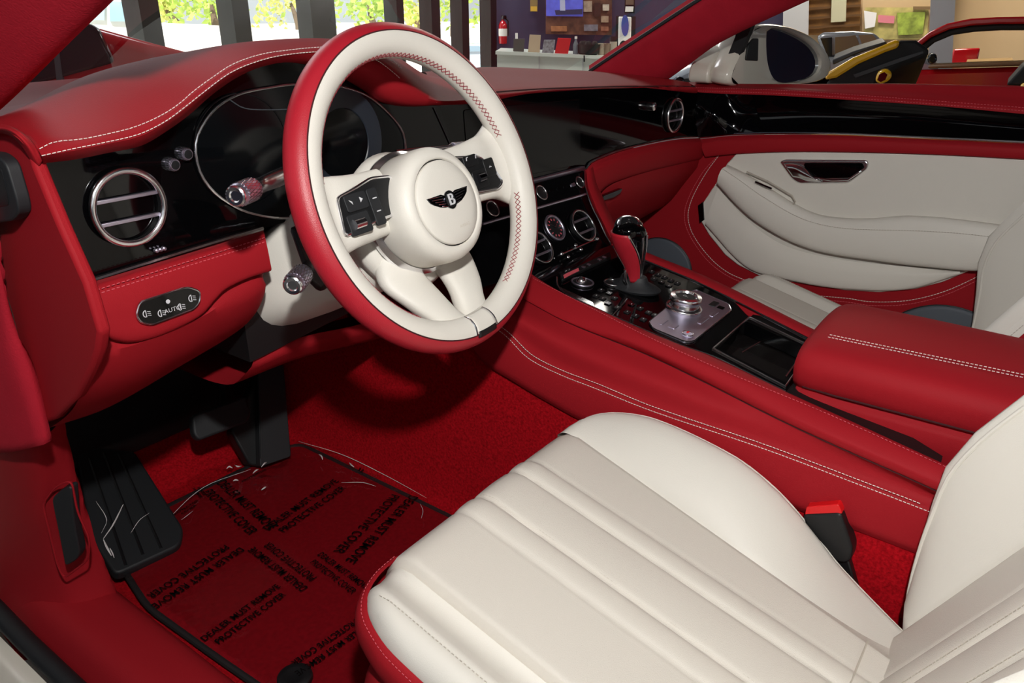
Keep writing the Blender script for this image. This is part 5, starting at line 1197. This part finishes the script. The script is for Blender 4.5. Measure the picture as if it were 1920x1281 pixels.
M['carred'] = mat('red_car_paint', '#b5121c', 0.2, coat=0.8)
M['yellow'] = mat('yellow_car_paint', '#f0b418', 0.25, coat=0.7)
M['cargrey'] = mat('silver_grey_car_paint', '#8d9096', 0.25, metal=0.4, coat=0.6)
M['carglass'] = mat('dark_car_glass', '#1b2023', 0.08)
M['clothblack'] = mat('black_soft_top', '#0f1012', 0.7)
M['leaf'] = mat('sunlit_leaves', '#b4cf5c', 0.8, var=0.3, vscale=4)
M['leaf2'] = mat('yellow_green_leaves', '#d6d67a', 0.8, var=0.3, vscale=4)
M['bark'] = mat('brown_bark', '#6a5746', 0.9)
sun = bpy.data.lights.new('sun', 'SUN'); sun.energy = 11.0; sun.angle = rad(0.6); sun.color = (1.0, 0.97, 0.9)
so_ = bpy.data.objects.new('sun', sun); COL.objects.link(so_); so_.rotation_euler = Vector((0.55, 0.25, -1.0)).to_track_quat('-Z', 'Y').to_euler()
# floor, ceiling, outside ground
V0 = hd(960); S0 = Vector((V0.y, -V0.x, 0))
def q4(a, b, c, d): return [a, b, c, d]
def flat(name, pts, z, th, m_):
    return MB().prism([P3(x, y, z-th) for x, y in pts], [P3(x, y, z) for x, y in pts]).build(name, m_, None, smooth=False)
wl = [(at(-250, 20, 5.2), 5.2), (at(930, 20, 11.0), 11.0)]
WA, WB = at(-700, 20, 5.0), at(931, 20, 11.0)
WC_ = at(1515, 20, 12.0); WD = at(2500, 20, 9.0)
BA, BB = Vector((-7, -6, 0)), Vector((9, -9, 0))
room = [(WA.x, WA.y), (WB.x, WB.y), (WC_.x+0.5, WC_.y+0.3), (16, -3), (9, -9), (-7, -6)]
struct(flat('floor', room[::-1], GZ, 0.1, M['tile']))
struct(flat('ceiling', room[::-1], 3.2, 0.15, M['ceil']))
struct(flat('ground', [(-60, -30), (60, -60), (90, 60), (-60, 90)], GZ-0.12, 0.1, M['asphalt']))
def wallseg(name, a, b, z0, z1, th, m_):
    a = Vector((a.x, a.y, 0)); b = Vector((b.x, b.y, 0)); n = Vector(((b-a).y, -(b-a).x, 0)).normalized()
    if n.dot(CAM-a) > 0: n = -n
    return MB().prism([a+Z_*z0, b+Z_*z0, b+n*th+Z_*z0, a+n*th+Z_*z0], [a+Z_*z1, b+Z_*z1, b+n*th+Z_*z1, a+n*th+Z_*z1]).build(name, m_, None, smooth=False)
struct(wallseg('wall_back', WB, WC_, GZ, 3.1, 0.15, M['purple']))
# window wall with its posts
wdir = (WB-WA); wdir.z = 0
def onwall(px):
    d = ray(px, 20); d = Vector((d.x, d.y)); a = Vector((WA.x, WA.y))-Vector((CAM.x, CAM.y)); e = Vector((wdir.x, wdir.y))
    den = d.x*e.y-d.y*e.x; t = (a.x*e.y-a.y*e.x)/den; return Vector((CAM.x+d.x*t, CAM.y+d.y*t, 0))
posts = [(20, 52), (262, 299), (436, 467), (583, 628), (744, 757), (809, 825), (866, 879), (920, 933)]
pb_ = []
for i, (x0, x1) in enumerate(posts):
    a, b = onwall(x0), onwall(x1); pb_.append((a, b))
    o = wallseg('trim_%d' % (i+1), a, b, GZ, 3.05, 0.16, M['mullion']); struct(o)
for i in range(len(posts)-1):
    a, b = pb_[i][1], pb_[i+1][0]; n = Vector((wdir.y, -wdir.x, 0)).normalized()*0.0
    off = (Vector((WA.x, WA.y, 0))-Vector((CAM.x, CAM.y, 0))).normalized()*0.08
    o = MB().add([a+off+Z_*GZ, b+off+Z_*GZ, b+off+Z_*3.0, a+off+Z_*3.0], [(0, 1, 2, 3)]).build('window_%d' % (i+1), M['glass'], None, smooth=False, solid=0.01); struct(o)
# unseen walls behind the camera: dark, window bands shaped for fill and mirror reflections
def bandwall(name, a, b, n, zlo, zhi):
    struct(wallseg(name, a, b, GZ, zlo, 0.15, M['purple'])); struct(wallseg(name+'_head', a, b, zhi, 3.1, 0.15, M['purple']))
    for k in range(n+1):
        t = k/n; c = a.lerp(b, t); e = (b-a).normalized()*0.10
        struct(wallseg('trim_rear', c-e, c+e, zlo, zhi, 0.18, M['mullion']))
bandwall('wall_rear', Vector((-7, -6, 0)), Vector((9, -9, 0)), 7, 0.75, 2.0)
bandwall('wall_far', Vector((9, -9, 0)), Vector((16, -3, 0)), 13, 0.93, 1.12)
struct(wallseg('wall_end', Vector((16, -3, 0)), Vector((WC_.x+0.5, WC_.y+0.3, 0)), GZ, 3.1, 0.15, M['greywall']))
bandwall('wall_left', Vector((WA.x, WA.y, 0)), Vector((-7, -6, 0)), 5, 1.5, 2.0)
# office partition, columns and warm wall at the right
struct(wallseg('wall_right', at(1500, 20, 11.4), at(1760, 20, 11.0), GZ, 3.05, 0.12, M['beige']))
struct(wallseg('wall_side', at(1780, 20, 11.6), at(2100, 20, 10.6), GZ, 3.05, 0.12, M['beige']))
struct(exto('column_1', [(1470, -60), (1518, -60), (1514, 160), (1466, 160)], 10.6, 0.3, M['greywall']))
struct(exto('column_2', [(1748, -80), (1796, -80), (1782, 170), (1738, 170)], 8.6, 0.4, M['greywall']))
lat = thing('lattice_screen', 'brown wooden lattice screen against the beige office wall', 'screen', tuple(at(1560, 160, 10.95)))
MB_l = exto('screen_panel', [(1517, -60), (1616, -60), (1612, 66), (1515, 66)], 10.95, 0.04, mat('brown_lattice_wood', '#8a5f2c', 0.6, var=0.3, vscale=9), lat)
for k in range(6): exto('screen_slat', [(1517, -40+k*18), (1614, -46+k*18), (1614, -42+k*18), (1517, -36+k*18)], 10.9, 0.03, mat('dark_lattice_wood', '#5d3d1a', 0.6), lat)
exto('screen_opening', [(1560, -20), (1588, -22), (1586, 40), (1558, 42)], 10.88, 0.02, mat('pale_screen_glass', '#c3c0a4', 0.3), lat)
ow = thing('office_window', 'office window on the beige wall painted with reflections of green trees and a pink sign', 'window', tuple(at(1680, 100, 10.9)))
exto('window_frame', [(1618, -30), (1748, -30), (1742, 78), (1616, 78)], 10.9, 0.05, M['beige'], ow)
exto('glass_panel', [(1622, 14), (1742, 14), (1738, 74), (1620, 74)], 10.85, 0.02, mat('greenish_reflection_paint', '#b9ad6d', 0.3, var=0.4, vscale=7), ow)  # reflections on the pane, painted as flat coloured patches
exto('painted_white_reflection', [(1620, 20), (1644, 24), (1640, 50), (1622, 54)], 10.82, 0.01, mat('white_reflection_paint', '#e8e6ea', 0.4), ow)
exto('painted_sign_reflection', [(1647, 28), (1678, 30), (1676, 44), (1646, 42)], 10.81, 0.01, mat('pink_reflection_paint', '#d9808f', 0.5), ow)
exto('painted_tree_reflection', [(1682, 24), (1735, 22), (1730, 64), (1684, 66)], 10.82, 0.01, mat('green_reflection_paint', '#93a542', 0.6, var=0.5, vscale=12), ow)
exto('window_blind_rail', [(1712, 12), (1746, 12), (1745, 18), (1712, 18)], 10.8, 0.03, mat('tan_rail', '#7d6341', 0.6), ow)

# reception counter with its things
desk = thing('reception_counter', 'long pale green reception counter in front of the indigo wall', 'counter', tuple(Vector((at(1040, 100, 9.2).x, at(1040, 100, 9.2).y, GZ))))
exto('counter_front', [(932, 101), (1180, 112), (1180, 240), (932, 240)], 9.1, 0.6, M['desk'], desk)
exto('counter_top', [(929, 96), (1184, 107), (1184, 113), (929, 102)], 9.0, 0.8, M['desk'], desk)
exto('counter_tap', [(1094, 104), (1097, 104), (1097, 116), (1094, 116)], 8.95, 0.02, M['plastic'], desk)
for x in (1010, 1092): exto('counter_seam', [(x, 104), (x+1.5, 104), (x+1.5, 200), (x, 200)], 9.085, 0.02, M['greywall'], desk)
def single(name, label, cat, pts, dist, depth, m_, bevel=0.0, group=None):
    return tag(exto(name, pts, dist, depth, m_, None, bevel), label, cat, group)
single('display_book', 'dark grey standing book at the left end of the counter', 'book', [(963, 73), (984, 73), (982, 97), (962, 96)], 9.1, 0.05, mat('grey_cover', '#4b4d49', 0.6), group='displays standing on the counter')
single('display_card', 'beige standing card between the dark grey book and the magazines', 'card', [(993, 65), (1014, 66), (1012, 98.3), (990, 97.5)], 9.1, 0.04, mat('beige_cover', '#c2ad92', 0.6), group='displays standing on the counter')
single('display_magazine', 'grey patterned magazine standing left of the red display', 'magazine', [(1020, 75), (1041, 75), (1038, 100), (1016, 99)], 9.1, 0.05, mat('grey_magazine', '#8b8b92', 0.5, var=0.5, vscale=30), group='displays standing on the counter')
single('display_sign', 'bright red display board leaning on the counter', 'display board', [(1046, 71), (1071, 72), (1065, 101), (1040, 100)], 9.1, 0.05, mat('red_cover', '#c8181f', 0.5), group='displays standing on the counter')
bt_ = thing('bottle', 'small clear bottle right of the red display board', 'bottle', tuple(at(1079, 102, 9.12)))
bfr = Frame(at(1079, 102, 9.12), X_, Y_)
MB().lathe(bfr, [(0.03, 0), (0.03, 0.10), (0.012, 0.14), (0.012, 0.16)], 14).build('bottle_body', mat('grey_bottle', '#6f7780', 0.2), bt_)
MB().lathe(bfr, [(0.014, 0.16), (0.014, 0.185), (0.0, 0.187)], 12).build('bottle_cap', M['whitewall'], bt_)
bk = thing('black_basket', 'black basket of dark items near the middle of the counter', 'basket', tuple(at(1103, 103, 9.15)))
bfr = Frame(at(1103, 103, 9.15), X_, Y_)
MB().lathe(bfr, [(0.09, 0), (0.12, 0.02), (0.13, 0.11), (0.125, 0.11), (0.11, 0.03)], 20, sx=1.0).build('basket_bowl', M['plastic'], bk)
for k in range(7): MB().lathe(Frame(bfr.p(0.08*math.cos(k*2.4)*(k/7), 0.08*math.sin(k*2.4), 0.08), X_, Y_), [(0.03, 0), (0.035, 0.03), (0.02, 0.06), (0.0, 0.065)], 10).build('basket_item', M['clothblack'], bk)
for i, (x, lab) in enumerate(((1127, 'beige paper cup next to the black basket'), (1138, 'brown paper cup between the beige cup and the tall canister'))):
    f = Frame(at(x, 104, 9.2), X_, Y_)
    tag(MB().lathe(f, [(0.035, 0), (0.045, 0.12), (0.047, 0.125), (0.04, 0.12)], 16).build('paper_cup', mat('cup_%d' % i, ('#b3a491', '#8a7462')[i], 0.6), None), lab, 'cup', 'cups on the counter')
cn = thing('canister', 'tall grey canister with a dark lid beside the speaker tower', 'canister', tuple(at(1149, 105, 9.2)))
f = Frame(at(1149, 105, 9.2), X_, Y_); MB().lathe(f, [(0.04, 0), (0.04, 0.15)], 16).build('canister_body', mat('beige_can', '#a79c8d', 0.4), cn); MB().lathe(f, [(0.042, 0.15), (0.042, 0.2), (0, 0.205)], 16).build('canister_lid', M['plastic'], cn)
fe = thing('fire_extinguisher', 'red fire extinguisher hanging on the indigo wall near the window', 'fire extinguisher', tuple(at(943, 83, 10.85)))
f = Frame(at(943, 83, 10.85), X_, Y_)
MB().lathe(f, [(0.02, 0), (0.052, 0.01), (0.055, 0.05), (0.055, 0.235), (0.035, 0.275), (0.018, 0.285), (0.018, 0.30)], 20).build('cylinder_body', M['carred'], fe)
MB().lathe(f, [(0.0555, 0.10), (0.0562, 0.11), (0.0562, 0.18), (0.0555, 0.19)], 20, cap0=False, cap1=False).build('paper_label', M['whitewall'], fe)
MB().box(f.p(0.01, -0.01, 0.325), 0.07, 0.04, 0.05).build('valve_handle', M['gunmetal'], fe, bevel=0.008)
MB().tube([f.p(0.03, -0.02, 0.31), f.p(0.075, -0.03, 0.28), f.p(0.075, -0.03, 0.10)], 0.01, 8).build('hose', M['rubber'], fe)
single('light_switch', 'small white switch plate on the wall above the dark grey book', 'switch', [(966, 62), (971, 62), (971, 73), (966, 73)], 10.9, 0.03, M['whitewall'])
plq = thing('wall_plaque', 'narrow gold wall plaque between the extinguisher and the large poster', 'plaque', tuple(at(1001, 22, 10.9)))
exto('plaque_board', [(994, -30), (1008, -30), (1008, 22), (994, 22)], 10.9, 0.03, mat('brown_plaque', '#8a7344', 0.5), plq)
exto('plaque_label', [(995, 12), (1007, 12), (1007, 21), (995, 21)], 10.88, 0.02, mat('gold_label', '#d8ab3c', 0.4), plq)
pos = thing('wall_poster', 'large brown photo collage on the indigo wall with a bright blue screen at its corner', 'poster', tuple(at(1085, 65, 10.9)))
exto('poster_board', [(1023, -40), (1148, -40), (1147, 66), (1023, 64)], 10.85, 0.05, mat('brown_photo_collage', '#6a4433', 0.5, var=0.55, vscale=9), pos)
exto('blue_screen', [(1024, -40), (1093, -40), (1093, 31), (1024, 30)], 10.8, 0.04, mat('blue_lit_screen', '#4a4fae', 0.3, emit='#5a62d8', estr=0.35, var=0.3, vscale=10), pos)
exto('screen_figure', [(1049, -40), (1058, -40), (1060, 20), (1050, 20)], 10.78, 0.01, mat('pale_figure_print', '#b4b8d8', 0.5), pos)
exto('screen_strip', [(1040, 19), (1092, 17), (1092, 27), (1042, 28)], 10.78, 0.01, mat('dark_blue_print', '#2b3056', 0.4), pos)
for x, y, w_, h_, c in ((1102, 12, 16, 20, '#b09a86'), (1120, 18, 12, 26, '#3d1d16'), (1136, 14, 12, 12, '#c6b8a8'), (1134, 36, 14, 12, '#a98f78'), (1108, 52, 26, 12, '#7f7a86'), (1048, 54, 30, 10, '#a56a44'), (1134, 54, 14, 8, '#93604a')):
    exto('collage_photo', [(x-w_/2, y-h_/2), (x+w_/2, y-h_/2), (x+w_/2, y+h_/2), (x-w_/2, y+h_/2)], 10.82, 0.02, mat('photo_print', c, 0.5, var=0.3, vscale=20), pos)
fp = thing('framed_certificate', 'small framed certificate on the wall above the speaker tower', 'frame', tuple(at(1181, 25, 10.9)))
exto('certificate_frame', [(1172, -40), (1191, -40), (1190, 25), (1171, 25)], 10.9, 0.03, M['clothblack'], fp)
exto('certificate_sheet', [(1173, 12), (1188, 12), (1187, 22), (1172, 22)], 10.87, 0.02, M['whitewall'], fp)
exto('certificate_photo', [(1174, -30), (1189, -30), (1188, 9), (1173, 9)], 10.87, 0.02, mat('brown_print', '#6b5748', 0.5), fp)
sk_ = thing('speaker_tower', 'white speaker tower with a blue oval at the right end of the counter', 'loudspeaker', tuple(at(1170, 150, 10.1)))
exto('tower_case', [(1155, 30), (1192, 31), (1188, 200), (1152, 200)], 10.1, 0.25, M['clothblack'], sk_)
exto('tower_front', [(1160, 31), (1184, 32), (1180, 200), (1157, 200)], 10.06, 0.06, M['whitewall'], sk_, 0.01)
for (cx, cy, rx, ry, m_) in ((1172, 48, 7, 20, mat('blue_oval', '#4c57a8', 0.3)), (1169, 92, 9, 16, M['clothblack'])):
    exto('tower_oval', [(cx+rx*math.cos(2*math.pi*k/20), cy+ry*math.sin(2*math.pi*k/20)) for k in range(20)], 10.04, 0.05, m_, sk_)
wire = exto('office_chair', [(1788, 92), (1838, 90), (1832, 121), (1780, 122)], 9.6, 0.06, M['carred'], None, 0.015)
chr_ = thing('red_office_chair', 'red backed office chair in the beige room by the grey column', 'chair', tuple(at(1808, 160, 9.6)))
wire.name = 'backrest'; wire.parent = chr_; 
for v in wire.data.vertices: v.co -= Vector(chr_.location)
exto('seat', [(1782, 132), (1836, 132), (1840, 138), (1780, 138)], 9.2, 0.45, M['carred'], chr_, 0.01)
MB().tube([at(1808, 138, 9.4), Vector((at(1808, 138, 9.4).x, at(1808, 138, 9.4).y, GZ+0.06))], 0.03, 10).build('pedestal', M['chrome'], chr_)
single('side_table', 'low tan table in the beige room behind the red car', 'table', [(1812, 116), (1900, 113), (1902, 119), (1812, 121)], 9.0, 0.5, mat('tan_table_top', '#a98a5c', 0.4))

# ---- other cars
def wheelpart(parent, px, dist, r=0.33):
    c = at(px, 100, dist); v = hd(px); f = Frame((c.x, c.y, GZ+r), Vector((v.y, -v.x, 0)), Z_)
    MB().lathe(f, [(r*0.55, -0.1), (r, -0.09), (r, 0.09), (r*0.7, 0.1), (r*0.65, 0.06), (0.01, 0.07)], 28).build('wheel', M['rubber'], parent)
def lowz(px, dist, z=-0.12):
    """picture row of height z at that distance"""
    p = CAM+hd(px)*dist; p.z = z; v = p-CAM; return 640.5-FPX*v.dot(UP)/v.dot(FW)
rc = thing('red_coupe', 'red car parked outside the windscreen at far left with a dark side window', 'car', tuple(Vector((at(200, 100, 3.6).x, at(200, 100, 3.6).y, GZ))))
exto('car_body', [(-260, 60), (-60, 34), (90, 30), (180, 48), (262, 71), (360, 97), (470, 130), (520, 180), (520, 560), (-260, 560)], 3.4, 1.7, M['carred'], rc, 0.05, slope=0.25, drop=0.4)
exto('side_window', [(-150, 70), (60, 42), (166, 44), (184, 56), (212, 116), (206, 120), (120, 144), (20, 170), (-150, 200)], 3.385, 0.05, M['carglass'], rc, 0.01, slope=0.25)
exto('window_post', [(96, 60), (106, 60), (118, 150), (106, 152)], 3.37, 0.02, mat('grey_post', '#3a4148', 0.4), rc, slope=0.25)
wheelpart(rc, 420, 3.5)
vn = thing('white_van', 'white van with pale blue windows outside at the upper left', 'van', tuple(Vector((at(190, 60, 9).x, at(190, 60, 9).y, GZ-0.1))))
exto('van_body', [(40, -120), (262, -120), (262, 140), (40, 140)], 9.0, 1.8, M['whitewall'], vn, 0.06)
exto('van_window', [(205, 2), (240, 4), (246, 40), (206, 40)], 8.98, 0.04, mat('pale_blue_glass', '#9fc0cf', 0.1), vn)
exto('van_window', [(120, -20), (196, -10), (196, 38), (120, 36)], 8.98, 0.04, mat('pale_blue_glass', '#b5cfd8', 0.1), vn)
wheelpart(vn, 80, 9.1); wheelpart(vn, 240, 9.1)
oc = thing('silver_car', 'pale silver car parked outside behind the narrow window posts', 'car', tuple(Vector((at(890, 110, 15).x, at(890, 110, 15).y, GZ-0.1))))
exto('car_body', [(826, 105), (850, 98), (866, 83), (900, 82), (925, 96), (960, 104), (960, 135), (826, 135)], 15, 1.6, mat('pale_silver_paint', '#b9c4d2', 0.3, coat=0.5), oc, 0.05)
exto('side_window', [(858, 97), (870, 86), (898, 86), (914, 96)], 14.97, 0.05, mat('pale_glass', '#8fa3b3', 0.1), oc)
gs = thing('grey_sedan', 'grey vintage saloon behind the white door mirror', 'car', tuple(Vector((at(1600, 150, 7.4).x, at(1600, 150, 7.4).y, GZ))))
exto('car_body', [(1470, 112), (1540, 106), (1700, 100), (1760, 112), (1770, 300), (1470, 300)], 7.4, 1.6, M['cargrey'], gs, 0.05, drop=0.3)
exto('cabin_roof', [(1530, 68), (1545, 60), (1600, 58), (1640, 61), (1660, 82), (1672, 104), (1560, 110), (1548, 108)], 7.5, 1.3, M['cargrey'], gs, 0.03, drop=0.12)
exto('side_window', [(1566, 70), (1604, 66), (1614, 90), (1612, 100), (1566, 104)], 7.47, 0.06, mat('tan_glass', '#6d5a45', 0.1), gs)
exto('side_window', [(1610, 66), (1636, 65), (1652, 84), (1620, 94)], 7.47, 0.06, mat('tan_glass', '#7d6850', 0.1), gs)
exto('windscreen', [(1538, 72), (1560, 70), (1560, 106), (1552, 106)], 7.47, 0.06, M['carglass'], gs)
wc = thing('pale_blue_car', 'pale car bonnet at the foot of the right windscreen pillar', 'car', tuple(Vector((at(1300, 150, 5.2).x, at(1300, 150, 5.2).y, GZ))))
exto('car_body', [(1180, 150), (1250, 136), (1290, 118), (1330, 112), (1420, 116), (1440, 300), (1180, 300)], 5.4, 1.6, mat('pale_blue_grey_paint', '#aeb6c2', 0.25, coat=0.6), wc, 0.06, drop=0.3)
exto('headlight', [(1262, 148), (1272, 143), (1282, 146), (1284, 156), (1264, 158)], 5.36, 0.06, M['gunmetal'], wc, 0.01)
exto('bonnet_trim', [(1250, 150), (1300, 147), (1318, 152), (1318, 156), (1250, 156)], 5.37, 0.04, M['plastic'], wc)
yc = thing('yellow_convertible', 'yellow and black convertible behind the door mirror', 'car', tuple(Vector((at(1640, 200, 3.7).x, at(1640, 200, 3.7).y, GZ))))
exto('car_body', [(1500, 165), (1530, 152), (1548, 143), (1552, 300), (1900, 300), (1900, 176), (1760, 164), (1660, 160)], 3.7, 1.6, M['yellow'], yc, 0.03, drop=0.5)
exto('soft_top', [(1550, 152), (1600, 116), (1672, 82), (1690, 74), (1718, 74), (1744, 92), (1738, 108), (1690, 124), (1650, 145), (1640, 164), (1548, 166)], 3.66, 1.2, M['clothblack'], yc, 0.02, drop=0.35)
exto('windscreen_stripe', [(1546, 150), (1552, 136), (1600, 108), (1650, 88), (1678, 76), (1688, 76), (1684, 90), (1660, 98), (1610, 120), (1568, 146)], 3.63, 0.08, M['yellow'], yc, 0.01)
exto('soft_top_fold', [(1560, 112), (1600, 96), (1660, 78), (1664, 82), (1604, 102), (1562, 122)], 3.68, 0.5, mat('dark_grey_fold', '#34353a', 0.5), yc, 0.01)
exto('soft_top_rib', [(1600, 140), (1690, 108), (1730, 96), (1732, 100), (1694, 114), (1604, 146)], 3.64, 0.03, mat('grey_rib', '#24252a', 0.5), yc)
ym = exto('door_mirror', [(1640, 152), (1646, 136), (1660, 130), (1671, 134), (1673, 144), (1664, 154), (1650, 158)], 3.5, 0.12, M['yellow'], yc, 0.015)
exto('mirror_glass', [(1645, 150), (1649, 139), (1658, 135), (1664, 140), (1660, 150), (1651, 154)], 3.495, 0.02, M['mirror'], ym)
exto('rear_pillar', [(1886, 160), (1920, 122), (1930, 124), (1930, 162)], 3.5, 0.3, M['clothblack'], yc, 0.01)
exto('rear_wing', [(1912, 160), (1932, 150), (1990, 150), (1990, 172), (1912, 172)], 3.45, 0.3, M['yellow'], yc, 0.01)
rs = thing('red_sports_car', 'red sports car with a curved roof arch at the right behind the yellow convertible', 'car', tuple(Vector((at(1830, 200, 5.6).x, at(1830, 200, 5.6).y, GZ))))
exto('car_body', [(1640, 140), (1680, 131), (1730, 127), (1920, 121), (2100, 118), (2140, 300), (1640, 300)], 5.6, 1.5, M['carred'], rs, 0.04, drop=0.5)
ra_o = [(1690, 108), (1712, 84), (1742, 60), (1776, 44), (1820, 35), (1870, 32), (1930, 31), (2040, 36)]
ra_m = [(1700, 112), (1718, 92), (1746, 70), (1780, 55), (1822, 48), (1872, 45), (1930, 45), (2040, 50)]
ra_i = [(1712, 118), (1728, 100), (1752, 80), (1786, 66), (1826, 60), (1876, 57), (1930, 57), (2040, 60)]
exto('roof_arch', ra_o+ra_m[::-1], 5.6, 0.14, M['carred'], rs, 0.01)
exto('roof_inner_trim', ra_m+ra_i[::-1], 5.62, 0.5, M['clothblack'], rs, 0.01)
exto('sill_rail', [(1740, 122), (1920, 116), (2060, 113), (2060, 120), (1920, 124), (1740, 129)], 5.55, 0.2, mat('tan_rail_trim', '#6f4e34', 0.5), rs, 0.01)
exto('door_mirror', [(1738, 108), (1744, 100), (1756, 102), (1758, 114), (1748, 121), (1740, 119)], 5.3, 0.15, M['carglass'], rs, 0.02)
wheelpart(rs, 1760, 5.7)

# ---- outside
struct(exto('wall_garden', [(-300, 22), (300, 43), (440, 50), (620, 60), (960, 74), (960, 170), (-300, 170)], 16.0, 0.3, M['whitewall'], None))
random.seed(11)
def tree(cx, cy, dist, rx, ry, n, label, m_, trunk):
    t = thing('garden_tree', label, 'tree', tuple(Vector((at(trunk, 60, dist).x, at(trunk, 60, dist).y, GZ-0.1))), 'trees outside the showroom')
    v = hd(cx); sd = Vector((v.y, -v.x, 0)); c = at(cx, cy, dist); s_ = dist/FPX
    mb = MB()
    for k in range(n):
        a, b, d = random.gauss(0, .45), random.gauss(0, .45), random.gauss(0, .4)
        o = c+sd*a*rx*s_+Z_*b*ry*s_+v*d*rx*s_
        for j in range(10):
            e1 = Vector((random.uniform(-1, 1), random.uniform(-1, 1), random.uniform(-1, 1))).normalized(); e2 = e1.cross(Vector((random.random(), random.random(), random.random()))).normalized()
            q = o+Vector((random.gauss(0, .16), random.gauss(0, .16), random.gauss(0, .16))); r = random.uniform(.06, .12)
            mb.add([q-e1*r, q+e2*r*.6, q+e1*r, q-e2*r*.6], [(0, 1, 2, 3)])
    mb.build('foliage', m_, t, smooth=False, recalc=False)
    f = at(trunk, 46, dist); MB().tube([Vector((f.x, f.y, GZ-0.1)), f, c], [0.12, 0.09, 0.03], 8).build('trunk', M['bark'], t)
tree(395, 2, 20, 110, 40, 42, 'bright green tree outside between the first two dark window posts', M['leaf'], 404)
tree(545, 5, 22, 70, 45, 24, 'thin pale green tree outside left of the widest window post', M['leaf2'], 560)
tree(690, 8, 20, 80, 34, 36, 'green and yellow tree outside right of the widest window post', M['leaf'], 700)
tree(780, 22, 22, 36, 26, 22, 'small yellow green tree outside between two narrow window posts', M['leaf2'], 784)
tree(848, 10, 24, 36, 34, 22, 'pale green tree outside above the silver car', M['leaf'], 850)
tree(300, 5, 21, 40, 34, 24, 'yellow green tree outside just right of the first dark window post', M['leaf2'], 335)
